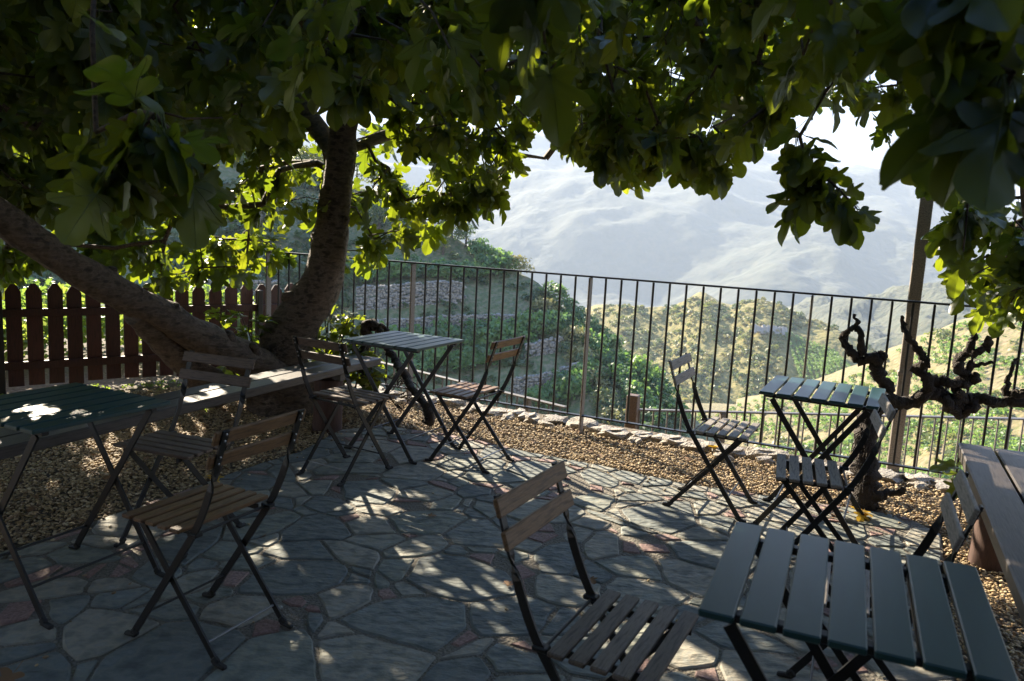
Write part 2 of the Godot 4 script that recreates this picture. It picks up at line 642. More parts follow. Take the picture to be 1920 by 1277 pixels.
	for c in [lin(0.46, 0.41, 0.34), lin(0.39, 0.355, 0.31), lin(0.50, 0.45, 0.385)]:
		stone_mats.append(mat(c, 0.9, cache.fine, Vector3.ONE * 2.5, true, cache.fine_bump, 1.5))
	var shapes := []
	for k in 6: shapes.append(stone_mesh(2, 60 + k, 0.6).mesh(stone_mats[k % 3]))
	var s := -1.3
	while s < 5.2:
		var w := rng.randf_range(0.14, 0.30)
		var row := rng.randf_range(0.10, 0.22)
		var p := RAIL0 + RAIL_DIR * (s + w * 0.5) + RAIL_OUT * row
		var b := Basis(Vector3.UP, atan2(-RAIL_DIR.z, RAIL_DIR.x) + rng.randf_range(-0.4, 0.4)) * Basis.from_scale(Vector3(w * 0.56, rng.randf_range(0.025, 0.06), rng.randf_range(0.09, 0.15)))
		part(edge, "stone", shapes[rng.randi() % 6], p + Vector3(0, 0.005, 0), b)
		if rng.randf() < 0.5:
			var b2 := Basis(Vector3.UP, rng.randf_range(0, PI)) * Basis.from_scale(Vector3(rng.randf_range(0.05, 0.1), 0.035, rng.randf_range(0.04, 0.07)))
			part(edge, "stone", shapes[rng.randi() % 6], p - RAIL_OUT * rng.randf_range(0.13, 0.2) + Vector3(0, 0.0, 0), b2)
		s += w * 0.96

# a stone: subdivided octahedron pushed about by noise, unit radius
func stone_mesh(level: int, sd: int, amp: float) -> Geo:
	var tris := []
	for sx in [-1, 1]:
		for sy in [-1, 1]:
			for sz in [-1, 1]:
				tris.append([Vector3(sx, 0, 0), Vector3(0, sy, 0), Vector3(0, 0, sz)])
	for l in level:
		var more := []
		for t in tris:
			var ab: Vector3 = ((t[0] + t[1]) * 0.5).normalized()
			var bc: Vector3 = ((t[1] + t[2]) * 0.5).normalized()
			var ca: Vector3 = ((t[2] + t[0]) * 0.5).normalized()
			more.append_array([[t[0], ab, ca], [ab, t[1], bc], [ca, bc, t[2]], [ab, bc, ca]])
		tris = more
	var f := fnoise(sd, 0.9, 3)
	var g := Geo.new()
	for t in tris:
		var q := []
		for p in t:
			var w: Vector3 = p * (1.0 + amp * f.get_noise_3dv(p * 1.3 + Vector3(sd, 0, 0)) * 1.6)
			if amp > 0.3: w = Vector3(clampf(w.x, -0.86, 0.86), clampf(w.y, -0.72, 0.72), clampf(w.z, -0.84, 0.84))
			q.append(w)
		var c: Vector3 = (q[0] + q[1] + q[2]) / 3.0
		g.tri(q[0], q[1], q[2], c)
		if amp <= 0.3:
			var m := g.n.size()
			for e in 3: g.n[m - 3 + e] = g.v[m - 3 + e].normalized()
	return g

# ------------------------------------------------------------------ hills beyond the railing
var layers := {}

func layer_row(cols: Array, px: float) -> Array:
	if px <= cols[0][0]: return cols[0]
	for k in cols.size() - 1:
		if px <= cols[k + 1][0]:
			var t: float = (px - cols[k][0]) / (cols[k + 1][0] - cols[k][0])
			var s := t
			var o := []
			for e in cols[k].size(): o.append(lerpf(cols[k][e], cols[k + 1][e], s))
			return o
	return cols[-1]

# where the slope of a hill meets a sight line, py measured down the photograph
func on_hill(key: String, px: float, py: float) -> Vector3:
	var L: Dictionary = layers[key]
	var r := layer_row(L.cols, px)
	var v: float = clampf((r[3] - py) / (r[3] - r[1]), 0.0, 1.0)
	var p := at_px(px, py, hill_d(r, v))
	return p + Vector3.UP * hill_bump(L, p)

func hill_d(r: Array, v: float) -> float:
	# distances run evenly down the true slope, not down the picture
	return 1.0 / lerpf(1.0 / r[4], 1.0 / r[2], v)

func hill_bump(L: Dictionary, p: Vector3) -> float:
	var f: FastNoiseLite = L.noise
	var h := f.get_noise_2d(p.x, p.z)
	if L.ridged: h = 0.55 - 1.6 * absf(h)
	return h * L.amp

func make_hill(called: String, key: String, cols: Array, nu: int, nv: int, noise: FastNoiseLite, amp: float, ridged: bool, m: Material, back := 0.4) -> void:
	layers[key] = {"cols": cols, "noise": noise, "amp": amp, "ridged": ridged}
	var L: Dictionary = layers[key]
	var x0: float = cols[0][0]
	var x1: float = cols[-1][0]
	var nb := 6
	var g := Geo.new()
	var rows := nv + nb + 1
	for a in nu + 1:
		var px := lerpf(x0, x1, float(a) / nu)
		var r := layer_row(cols, px)
		var crest := at_px(px, r[1], r[2])
		var foot := at_px(px, r[3], r[4])
		for b in rows:
			var p: Vector3
			if b <= nv:
				var v := float(b) / nv
				p = at_px(px, lerpf(r[3], r[1], v), hill_d(r, v))
			else:
				# behind the crest the hill falls away again
				var w := float(b - nv) / nb
				var away := Vector3(crest.x, 0, crest.z).normalized()
				p = crest + away * w * r[2] * back - Vector3.UP * (0.1 * w + w * w) * maxf(crest.y - foot.y, r[2] * 0.12)
			p.y += hill_bump(L, p)
			g.v.append(p)
			g.u.append(Vector2(p.x, p.z) * 0.01)
	for a in nu + 1:
		for b in rows:
			var k := a * rows + b
			var du: Vector3 = g.v[mini(a + 1, nu) * rows + b] - g.v[maxi(a - 1, 0) * rows + b]
			var dv: Vector3 = g.v[a * rows + mini(b + 1, rows - 1)] - g.v[a * rows + maxi(b - 1, 0)]
			var nn := du.cross(dv).normalized()
			g.n.append(nn if nn.y > 0 else -nn)
	for a in nu:
		for b in rows - 1:
			var k := a * rows + b
			g.i.append_array(PackedInt32Array([k, k + 1, k + rows, k + rows, k + 1, k + rows + 1]))
	structure(called, g.mesh(m))

# a shrub of small leaf-like faces filling an uneven ball of unit radius
func bush_mesh(sd: int, leaves: int, size: float, squash: float, m: Material) -> ArrayMesh:
	var r := RandomNumberGenerator.new()
	r.seed = sd
	var f := fnoise(sd, 1.1, 2)
	var g := Geo.new()
	for k in leaves:
		var d := Vector3(r.randfn(), r.randfn(), r.randfn()).normalized()
		if d.y < -0.35: d.y = -d.y
		var rad := (0.45 + 0.5 * sqrt(r.randf())) * (1.0 + 0.45 * f.get_noise_3dv(d * 1.7))
		var p := d * rad
		p.y = p.y * squash + squash * 0.75
		var a := Vector3(r.randfn(), r.randfn() + 0.3, r.randfn()).normalized()
		var nn := (d + Vector3(r.randfn(), r.randfn(), r.randfn()) * 0.7).normalized()
		var b := nn.cross(a).normalized()
		a = b.cross(nn)
		var s := size * r.randf_range(0.6, 1.3)
		g.quad(p - a * s, p + b * s * 0.6, p + a * s, p - b * s * 0.6, nn)
	return g.mesh(m)

func leaf_mat(c: Color, back: Color, rough := 0.55) -> StandardMaterial3D:
	var m := mat(c, rough)
	m.backlight_enabled = true
	m.backlight = back
	return m

func scatter(key: String, band: Array, count: int, thick: float) -> Array:
	# points along a band of the hillside, given as a line on the photograph and a thickness
	var out := []
	var total := 0.0
	for k in band.size() - 1: total += Vector2(band[k][0], band[k][1]).distance_to(Vector2(band[k + 1][0], band[k + 1][1]))
	for c in count:
		var s := total * (c + rng.randf()) / count
		for k in band.size() - 1:
			var a := Vector2(band[k][0], band[k][1])
			var b := Vector2(band[k + 1][0], band[k + 1][1])
			var l := a.distance_to(b)
			if s <= l or k == band.size() - 2:
				var q := a.lerp(b, clampf(s / l, 0, 1)) + Vector2(0, rng.randf_range(-thick, thick))
				out.append(on_hill(key, q.x, q.y))
				break
			s -= l
	return out

func stand(p: Vector3, r: float, tall := 1.0) -> Transform3D:
	return Transform3D(Basis(Vector3.UP, rng.randf() * TAU).scaled(Vector3(r, r * tall, r) * Vector3(rng.randf_range(0.8, 1.25), rng.randf_range(0.8, 1.2), rng.randf_range(0.8, 1.25))), p)

# dry stone wall on a slope, seen stones laid in courses; line of top points down the photograph
func terrace_wall(key: String, line: Array, height: float, label: String) -> void:
	var g := Geo.new()
	var mats: Material = M.dry_stone
	var pts := []
	for e in line: pts.append(on_hill(key, e[0], e[1]))
	var course := 0.0
	var base: Vector3 = pts[0]
	while course < height:
		var hgt := rng.randf_range(0.2, 0.4)
		for k in pts.size() - 1:
			var a: Vector3 = pts[k]
			var b: Vector3 = pts[k + 1]
			var l := a.distance_to(b)
			var dirn := (b - a).normalized()
			var front := Vector3(-dirn.z, 0, dirn.x)
			if front.dot(EYE - a) < 0: front = -front
			var s := rng.randf_range(-0.2, 0.0)
			while s < l:
				var w := rng.randf_range(0.16, 0.6)
				var p := a + dirn * (s + w * 0.5) + Vector3.UP * (course + hgt * 0.5 - 0.5 + rng.randf_range(-0.1, 0.1)) + front * (0.1 + rng.randf_range(-0.09, 0.09) + (height - course) * 0.12)
				var bs := Basis(dirn, Vector3.UP, dirn.cross(Vector3.UP)) * Basis.from_euler(rv(0.3))
				if rng.randf() < 0.96: g.box(p, Vector3(w * 0.98, hgt * rng.randf_range(0.7, 1.2), 0.5), bs, 0.05)
				s += w
		course += hgt
	var t := thing("terrace_wall", label, "stone wall", "dry stone walls of the vineyard terraces", base)
	for k in g.v.size(): g.v[k] -= base
	var o := part(t, "stonework", g.mesh(mats))
	o.set_meta("kind", "stuff")

func make_hills() -> void:
	var scrub := ntex(31, 0.02, [[0.0, lin(0.075, 0.08, 0.018)], [0.36, lin(0.135, 0.13, 0.028)], [0.5, lin(0.215, 0.17, 0.05)], [0.62, lin(0.165, 0.145, 0.034)], [0.8, lin(0.25, 0.19, 0.07)], [1.0, lin(0.31, 0.235, 0.11)]], 1024, 7)
	var dry := ntex(32, 0.02, [[0.0, lin(0.08, 0.10, 0.028)], [0.35, lin(0.135, 0.13, 0.042)], [0.55, lin(0.21, 0.16, 0.08)], [0.75, lin(0.26, 0.195, 0.105)], [1.0, lin(0.17, 0.145, 0.055)]], 1024, 7)
	var grassy := ntex(33, 0.02, [[0.0, lin(0.055, 0.08, 0.026)], [0.45, lin(0.10, 0.12, 0.045)], [0.65, lin(0.18, 0.15, 0.08)], [1.0, lin(0.25, 0.20, 0.12)]], 1024, 7)
	var m_left := mat(Color(1, 1, 1), 0.95, grassy, Vector3.ONE * 0.055, true, cache.fine_bump, 40.0)
	var m_mid := mat(Color(1, 1, 1), 0.95, scrub, Vector3.ONE * 0.014, true, cache.fine_bump, 120.0)
	var m_right := mat(Color(1, 1, 1), 0.95, dry, Vector3.ONE * 0.03, true, cache.fine_bump, 60.0)
	var woods := ntex(34, 0.02, [[0.0, lin(0.035, 0.045, 0.022)], [0.45, lin(0.055, 0.065, 0.03)], [0.6, lin(0.085, 0.082, 0.045)], [0.8, lin(0.06, 0.068, 0.032)], [1.0, lin(0.13, 0.115, 0.075)]], 1024, 7)
	var m_far := mat(Color(1, 1, 1), 0.95, woods, Vector3.ONE * 0.0016, true, cache.fine_bump, 500.0)
	var m_spur := mat(Color(1, 1, 1), 0.95, woods, Vector3.ONE * 0.005, true, cache.fine_bump, 400.0)
	M.dry_stone = mat(lin(0.33, 0.315, 0.28), 0.9, ntex(36, 0.05, [[0.0, gray(0.35)], [0.4, gray(0.7)], [0.6, Color(1.0, 0.95, 0.88)], [1.0, gray(0.9)]], 512, 3), Vector3.ONE * 0.12, true)
	# [pixel column, crest row, crest distance, foot row, foot distance]
	make_hill("far_mountain", "far", [[-2400, 330, 3800, 560, 1700], [-1200, 250, 3800, 600, 1700], [-300, 250, 3600, 620, 1700], [400, 262, 3500, 640, 1700], [900, 262, 3400, 640, 1650], [1150, 262, 3300, 640, 1600], [1350, 262, 3200, 640, 1600], [1479, 281, 3100, 650, 1550], [1527, 294, 3100, 650, 1550], [1584, 316, 3080, 650, 1500], [1676, 335, 3050, 650, 1500], [1790, 368, 3000, 650, 1500], [1895, 395, 2950, 650, 1500], [2100, 425, 2899, 650, 1500], [2800, 440, 2899, 700, 1500], [4200, 470, 2899, 760, 1500]], 420, 110, fnoise(71, 0.0013, 5), 110.0, false, m_far)
	make_hill("spur", "spur", [[600, 560, 1500, 700, 900], [850, 520, 1500, 700, 900], [960, 540, 1450, 700, 880], [1080, 590, 1400, 700, 860], [1250, 640, 1250, 720, 800], [1400, 610, 1150, 720, 700], [1500, 578, 1050, 720, 650], [1580, 566, 1000, 720, 640], [1650, 556, 980, 720, 620], [1740, 548, 950, 720, 600], [1920, 530, 930, 720, 580], [2400, 500, 900, 740, 560], [3200, 520, 900, 800, 560]], 240, 50, fnoise(72, 0.006, 5), 26.0, true, m_spur)
	make_hill("scrub_hill", "mid", [[980, 700, 430, 830, 330], [1040, 640, 430, 820, 320], [1090, 592, 425, 815, 310], [1132, 577, 420, 815, 305], [1161, 574, 415, 815, 300], [1198, 577, 410, 815, 295], [1254, 580, 405, 815, 292], [1276, 571, 400, 815, 290], [1307, 557, 396, 815, 288], [1323, 555, 394, 815, 286], [1351, 566, 392, 815, 285], [1370, 571, 391, 815, 284], [1392, 561, 390, 815, 283], [1414, 557, 390, 815, 282], [1432, 557, 390, 815, 281], [1464, 567, 388, 810, 280], [1495, 589, 384, 805, 280], [1526, 602, 380, 800, 280], [1557, 614, 376, 790, 280], [1607, 646, 366, 780, 280], [1660, 680, 355, 770, 280], [1720, 720, 340, 760, 285]], 220, 80, fnoise(73, 0.016, 5), 5.0, false, m_mid)
	make_hill("vineyard_slope", "right", [[1380, 760, 215, 1010, 120], [1480, 735, 212, 1010, 118], [1560, 715, 208, 1010, 116], [1640, 680, 204, 1010, 114], [1717, 644, 200, 1010, 112], [1779, 616, 198, 1010, 110], [1833, 594, 197, 1010, 108], [1920, 573, 197, 1010, 106], [2150, 520, 200, 1010, 104], [2600, 470, 210, 1010, 104]], 150, 80, fnoise(74, 0.03, 4), 2.2, false, m_right)
	make_hill("valley_slope", "valley", [[900, 770, 260, 1040, 100], [1100, 770, 262, 1040, 98], [1250, 775, 262, 1040, 96], [1400, 772, 258, 1040, 95], [1550, 765, 250, 1040, 95], [1700, 750, 245, 1040, 95]], 120, 70, fnoise(75, 0.03, 4), 2.0, false, m_right)
	make_hill("terraced_hillside", "left", [[-2600, 110, 190, 900, 60], [-1200, 60, 178, 880, 62], [-500, 60, 165, 850, 64], [0, 110, 150, 830, 66], [300, 190, 137, 830, 68], [500, 265, 127, 830, 70], [660, 345, 118, 835, 70], [740, 385, 112, 840, 70], [850, 450, 104, 850, 69], [900, 482, 101, 860, 68], [960, 500, 98, 870, 67], [1000, 522, 95, 880, 66], [1060, 578, 90, 890, 64], [1130, 640, 85, 905, 61], [1200, 708, 79, 915, 58], [1290, 806, 72, 930, 56], [1360, 890, 66, 950, 55]], 260, 90, fnoise(76, 0.05, 4), 1.1, false, m_left, 0.5)
	var floor_mat := mat(Color(1, 1, 1), 0.95, scrub, Vector3.ONE * 0.004, true)
	var g := Geo.new()
	g.quad(Vector3(-9000, -215, -9000), Vector3(9000, -215, -9000), Vector3(9000, -215, 3000), Vector3(-9000, -215, 3000), Vector3.UP)
	structure("valley_floor", g.mesh(floor_mat))
	# the path one storey below the terrace
	g = Geo.new()
	var e0 := RAIL0 - RAIL_DIR * 4.0 + RAIL_OUT * 0.42
	var e1 := RAIL0 + RAIL_DIR * 9.0 + RAIL_OUT * 0.42
	var lo := Vector3(0, -1.06, 0)
	g.quad(e0 + lo, e1 + lo, e1 + lo + RAIL_OUT * 2.6, e0 + lo + RAIL_OUT * 2.6, Vector3.UP)
	g.quad(e0 + lo + RAIL_OUT * 2.6, e1 + lo + RAIL_OUT * 2.6, e1 + RAIL_OUT * 9.0 + Vector3.DOWN * 8, e0 + RAIL_OUT * 9.0 + Vector3.DOWN * 8, Vector3.UP)
	structure("lower_path", g.mesh(m_right))

	# --- terraces of the left hillside
	terrace_wall("left", [[668, 580], [740, 577], [800, 572], [866, 566]], 2.7, "dry stone terrace wall, the upper one, under a band of vines on the shaded hillside")
	terrace_wall("left", [[700, 632], [780, 628], [860, 622], [930, 616], [985, 612]], 2.2, "long dry stone terrace wall across the middle of the shaded hillside")
	terrace_wall("left", [[960, 738], [1010, 730], [1050, 718], [1082, 708]], 2.0, "low dry stone terrace wall near the foot of the shaded hillside")
	terrace_wall("left", [[985, 672], [1020, 664], [1048, 655]], 1.6, "short piece of dry stone terrace wall among bushes on the shaded hillside")
	terrace_wall("left", [[330, 560], [420, 560], [520, 565]], 2.2, "dry stone terrace wall glimpsed between the fig leaves above the red fence")

	var vine_mats := [leaf_mat(lin(0.055, 0.105, 0.028), lin(0.16, 0.30, 0.05)), leaf_mat(lin(0.075, 0.13, 0.03), lin(0.22, 0.36, 0.06)), leaf_mat(lin(0.045, 0.085, 0.03), lin(0.12, 0.22, 0.05))]
	var dark_mats := [leaf_mat(lin(0.045, 0.07, 0.024), lin(0.10, 0.15, 0.04)), leaf_mat(lin(0.105, 0.12, 0.035), lin(0.20, 0.23, 0.05)), leaf_mat(lin(0.17, 0.155, 0.055), lin(0.20, 0.19, 0.05))]
	var vines := []
	var shrubs := []
	var far_shrubs := []
	for k in 3:
		vines.append(bush_mesh(80 + k, 170, 0.17, 0.85, vine_mats[k]))
		shrubs.append(bush_mesh(90 + k, 240, 0.13, 0.8, dark_mats[k]))
		far_shrubs.append(bush_mesh(96 + k, 44, 0.32, 0.7, dark_mats[k]))
	# vines one can tell apart on the terraces
	var bands := [
		[[[640, 532], [760, 522], [860, 520], [935, 512]], 46, 9.0, 1.35, "bushy green grape vine in the band above the upper terrace wall"], [[[700, 655], [800, 650], [900, 640], [1010, 626], [1050, 612]], 58, 12.0, 1.5, "bushy green grape vine in the band below the long terrace wall"],
		[[[720, 700], [840, 690], [930, 672], [980, 655]], 34, 10.0, 1.3, "bushy green grape vine in the lower row under the long terrace wall"], [[[1060, 600], [1100, 640], [1140, 690], [1180, 735], [1230, 790]], 46, 10.0, 1.1, "bushy green grape vine in the row running down beside the hillside ridge"],
		[[[1005, 760], [1060, 742], [1110, 715]], 26, 12.0, 1.25, "bushy green grape vine below the low terrace wall at the hillside foot"], [[[1030, 545], [1075, 592], [1120, 632], [1190, 700], [1280, 796]], 40, 3.0, 1.15, "sunlit grape vine on the very ridge of the terraced hillside"],
		[[[880, 480], [925, 490], [960, 505]], 12, 4.0, 1.3, "sunlit grape vine at the top end of the terraced hillside"]]
	for b in bands:
		for p in scatter("left", b[0], b[1], b[2]):
			var o := part(self, "grape_vine", vines[rng.randi() % 3])
			o.transform = stand(p - Vector3.UP * 0.15, b[3] * rng.randf_range(0.75, 1.2), 1.05)
			tag(o, b[4], "vine", "vines: " + b[4])
	for p in scatter("left", [[1000, 585], [1040, 620], [1075, 660], [1120, 720], [1150, 780]], 26, 26.0):
		var o := part(self, "hillside_shrub", shrubs[rng.randi() % 3])
		o.transform = stand(p - Vector3.UP * 0.2, rng.randf_range(0.8, 1.7))
		tag(o, "dark wild shrub on the brow of the terraced hillside", "shrub", "shrubs on the terraced hillside")
	# trees and tall shrubs standing on the crest
	var trunk_mat: Material = M.twig
	for e in [[668, 356, 4.6], [700, 372, 4.2], [735, 392, 4.4], [762, 408, 4.0], [790, 424, 4.6], [820, 440, 4.2], [846, 452, 3.6], [872, 470, 3.0], [640, 345, 4.4], [600, 335, 4.4], [710, 430, 3.8], [770, 455, 3.6], [830, 478, 3.0], [660, 420, 4.0], [560, 330, 4.4], [510, 318, 4.2]]:
		var p := on_hill("left", e[0], e[1])
		var t := thing("hill_tree", "dark evergreen tree in the row on the crest of the terraced hillside", "tree", "trees on the crest of the terraced hillside", p)
		var tg := Geo.new()
		tg.tube(PackedVector3Array([Vector3(0, -0.5, 0), Vector3(0.1, e[2] * 0.3, 0.1), Vector3(0, e[2] * 0.7, 0)]), PackedFloat32Array([0.2, 0.15, 0.06]), 6)
		part(t, "trunk", tg.mesh(trunk_mat))
		var crown := Geo.new()
		var am := ArrayMesh.new()
		for k in 3:
			var b := bush_mesh(rng.randi() % 999, 330, 0.1, 0.8, dark_mats[0])
			var arr := b.surface_get_arrays(0)
			var gg := Geo.new()
			gg.v = arr[Mesh.ARRAY_VERTEX]; gg.n = arr[Mesh.ARRAY_NORMAL]; gg.u = arr[Mesh.ARRAY_TEX_UV]; gg.i = arr[Mesh.ARRAY_INDEX]
			var rr: float = e[2] * rng.randf_range(0.34, 0.5)
			crown.add(gg, Transform3D(Basis.from_scale(Vector3.ONE * rr), Vector3(rng.randf_range(-1, 1) * rr * 0.6, e[2] * rng.randf_range(0.1, 0.45), rng.randf_range(-1, 1) * rr * 0.6)))
		part(t, "crown", crown.mesh(dark_mats[rng.randi() % 2], am))
	for e in [[968, 498, 1.6], [985, 508, 1.4], [945, 494, 1.2]]:
		var o := part(self, "rounded_shrub", shrubs[2])
		o.transform = stand(on_hill("left", e[0], e[1]) - Vector3.UP * 0.3, e[2])
		tag(o, "rounded brownish shrub on the skyline end of the terraced hillside", "shrub", "round shrubs on the hillside end")
	# dense low growth everywhere else: one mass
	var xf := []
	for k in 2600:
		var px := rng.randf_range(-300, 1330)
		var r := layer_row(layers.left.cols, px)
		var py: float = lerpf(r[1] + 2.0, r[3], rng.randf())
		if fnoise_at(px * 0.02, py * 0.05) < -0.05: continue
		xf.append(stand(on_hill("left", px, py) - Vector3.UP * 0.15, rng.randf_range(0.3, 1.0), 0.75))
	for k in 1500:
		var px := rng.randf_range(-400, 640)
		var r := layer_row(layers.left.cols, px)
		var py: float = lerpf(r[1] + 2.0, 600.0, rng.randf())
		if fnoise_at(px * 0.015 + 33.0, py * 0.03) < -0.12: continue
		xf.append(stand(on_hill("left", px, py) - Vector3.UP * 0.2, rng.randf_range(0.8, 1.9), 0.85))
	var green := many(self, "hillside_undergrowth", far_shrubs[0], xf)
	tag(green, "dark low undergrowth covering the shaded terraced hillside", "undergrowth")
	# --- scrub on the middle hill
	for k in 3:
		xf = []
		for j in 1500:
			var px := rng.randf_range(1040, 1680)
			var r := layer_row(layers.mid.cols, px)
			var py: float = lerpf(r[1] + 1.0, r[3], pow(rng.randf(), 1.1))
			if fnoise_at(px * 0.03, py * 0.06 + k * 9) < -0.1: continue
			if px > 1468 and px < 1625 and py > 628 and py < 728: continue
			xf.append(stand(on_hill("mid", px, py) - Vector3.UP * 0.3, rng.randf_range(0.5, 1.9) * (1.5 if rng.randf() < 0.08 else 1.0), 0.8))
		var o := many(self, "hill_scrub", far_shrubs[k], xf)
		tag(o, ["dark green scrub speckling the middle hill", "olive scrub speckling the middle hill", "dry brownish scrub speckling the middle hill"][k], "scrub")
	# rows of vines on the flank of the middle hill, and on the slopes of the valley
	var row_xf := []
	for row in 11:
		var t := row / 10.0
		var a := Vector2(lerpf(1474, 1560, t), lerpf(636, 664, t))
		var b := Vector2(lerpf(1502, 1620, t), lerpf(706, 722, t))
		for k in 30:
			var q := a.lerp(b, (k + rng.randf() * 0.6) / 30.0)
			row_xf.append(stand(on_hill("mid", q.x, q.y) + Vector3.UP * 0.4, rng.randf_range(0.7, 0.95), 1.1))
	for row in 34:
		var base := 1240.0 + row * 17.0
		for k in 26:
			var t := (k + rng.randf() * 0.7) / 26.0
			var px: float = base + (t - 0.5) * 90.0 + sin(row * 1.7) * 20.0
			var py := lerpf(905, 775, t)
			if fnoise_at(px * 0.012, py * 0.02 + 40) < -0.12: continue
			row_xf.append(stand(on_hill("valley", px, py), rng.randf_range(0.5, 0.95), 1.0))
	for row in 44:
		var base := 1400.0 + row * 15.0
		for k in 30:
			var t := (k + rng.randf() * 0.7) / 30.0
			var px := base + (t - 0.5) * -60.0
			var r := layer_row(layers.right.cols, px)
			var py: float = lerpf(960, r[1] + 4.0, t)
			if fnoise_at(px * 0.013, py * 0.03 + 80) < -0.2: continue
			row_xf.append(stand(on_hill("right", px, py), rng.randf_range(0.55, 1.1), 1.0))
	var vr := many(self, "vineyard_rows", bush_mesh(131, 60, 0.26, 0.9, vine_mats[1]), row_xf)
	tag(vr, "sunlit rows of vines covering the slopes across the valley", "vineyard")
	xf = []
	for j in 900:
		var px := rng.randf_range(1250, 2000)
		var key := "valley" if rng.randf() < 0.4 else "right"
		if key == "valley": px = rng.randf_range(1180, 1560)
		var r := layer_row(layers[key].cols, px)
		var py: float = lerpf(r[1] + 2.0, 960.0, rng.randf())
		if fnoise_at(px * 0.02, py * 0.03 + 20) < 0.05: continue
		xf.append(stand(on_hill(key, px, py) - Vector3.UP * 0.2, rng.randf_range(0.5, 1.6), 0.8))
	var rs := many(self, "valley_shrubs", far_shrubs[1], xf)
	tag(rs, "scattered shrubs between the vine rows across the valley", "shrubbery")
	# taller round trees that stand out on the slopes
	for e in [["mid", 1205, 655, 3.2], ["valley", 1350, 800, 2.6], ["valley", 1372, 806, 2.2], ["valley", 1330, 815, 1.8], ["mid", 1394, 640, 3.0], ["mid", 1500, 600, 2.6], ["right", 1790, 720, 2.4], ["right", 1765, 640, 2.6], ["right", 1850, 760, 1.9], ["mid", 1235, 640, 2.4], ["valley", 1260, 800, 2.2]]:
		var o := part(self, "slope_tree", shrubs[rng.randi() % 2])
		o.transform = stand(on_hill(e[0], e[1], e[2]) - Vector3.UP * 0.3, e[3], 0.95)
		tag(o, "single round tree standing out among low scrub across the valley", "tree", "round trees across the valley")
	# pale cut in the hillside with a small white roof below it
	var cut := thing("quarry_cut", "pale grey cut bank beside the vineyard on the middle hill", "bank", "", on_hill("mid", 1442, 632))
	var cg := Geo.new()
	for k in 14:
		cg.box(Vector3(-6.5 + k * 1.0, rng.randf_range(0.2, 1.2), rng.randf_range(-0.6, 0.6)), Vector3(1.3, rng.randf_range(2.5, 4.4), 2.0), Basis.from_euler(Vector3(-0.5, rng.randf_range(-0.2, 0.2), rng.randf_range(-0.2, 0.2))), 0.2)
	part(cut, "rock_face", cg.mesh(mat(lin(0.42, 0.39, 0.34), 0.9, cache.fine, Vector3.ONE * 0.3, true)))

var spot_noise: FastNoiseLite
func fnoise_at(x: float, y: float) -> float:
	if spot_noise == null: spot_noise = fnoise(99, 0.35, 3)
	return spot_noise.get_noise_2d(x, y)

# ------------------------------------------------------------------ an unseen building, added behind the viewer to keep the foreground dark
func make_added_house() -> void:
	var h := thing("added_house", "unseen old stone building added opposite the railing to darken the terrace", "added_house", "", Vector3(0, 0, 1.75))
	var plaster := mat(lin(0.26, 0.22, 0.18), 0.95, cache.fine, Vector3.ONE * 0.8, true, cache.fine_bump, 2.0)
	var g := Geo.new()
	# wall in pieces round a door and two windows
	for e in [[-7.0, -3.4, 0.0, 3.4], [-3.4, -2.4, 0.0, 0.9], [-3.4, -2.4, 2.0, 3.4], [-2.4, -0.5, 0.0, 3.4], [-0.5, 0.5, 2.1, 3.4], [0.5, 2.2, 0.0, 3.4], [2.2, 3.2, 0.0, 0.9], [2.2, 3.2, 2.0, 3.4], [3.2, 6.5, 0.0, 3.4]]:
		g.box(Vector3((e[0] + e[1]) * 0.5, (e[2] + e[3]) * 0.5 - 0.03, 0.2), Vector3(e[1] - e[0], e[3] - e[2], 0.4))
	for x in [-7.0, 6.5]: g.box(Vector3(x, 1.67, 2.6), Vector3(0.4, 3.4, 4.4))
	g.box(Vector3(-0.25, 1.67, 4.9), Vector3(13.5, 3.4, 0.4))
	part(h, "wall", g.mesh(plaster))
	g = Geo.new()
	g.box(Vector3(-0.25, 3.95, 2.2), Vector3(14.6, 0.16, 5.9), Basis(Vector3.RIGHT, -0.2))
	part(h, "roof", g.mesh(mat(lin(0.30, 0.14, 0.09), 0.9, cache.fine, Vector3.ONE, true)))
	var door := part(h, "door", slat_box(Vector3(0.98, 2.08, 0.05), 0.004, M.brown[0]), Vector3(0, 1.03, 0.22))
	part(door, "handle", slat_box(Vector3(0.12, 0.025, 0.05), 0.004, M.iron), Vector3(0.38, 0.0, -0.045))
	for x in [-2.9, 2.7]:
		var w := part(h, "window", slat_box(Vector3(0.98, 1.08, 0.03), 0.004, mat(lin(0.03, 0.035, 0.04), 0.15)), Vector3(x, 1.42, 0.24))
		for k in 3: part(w, "frame_bar", slat_box(Vector3(0.05, 1.06, 0.05), 0.003, M.brown[1]), Vector3(-0.46 + k * 0.46, 0, -0.03))

# ------------------------------------------------------------------ railings, posts, fence
func slat_box(size: Vector3, ch: float, m: Material) -> ArrayMesh:
	var key := "box%s%s%s" % [size, ch, m.get_instance_id()]
	if not cache.has(key):
		var g := Geo.new()
		g.box(Vector3.ZERO, size, Basis(), ch)
		cache[key] = g.mesh(m)
	return cache[key]

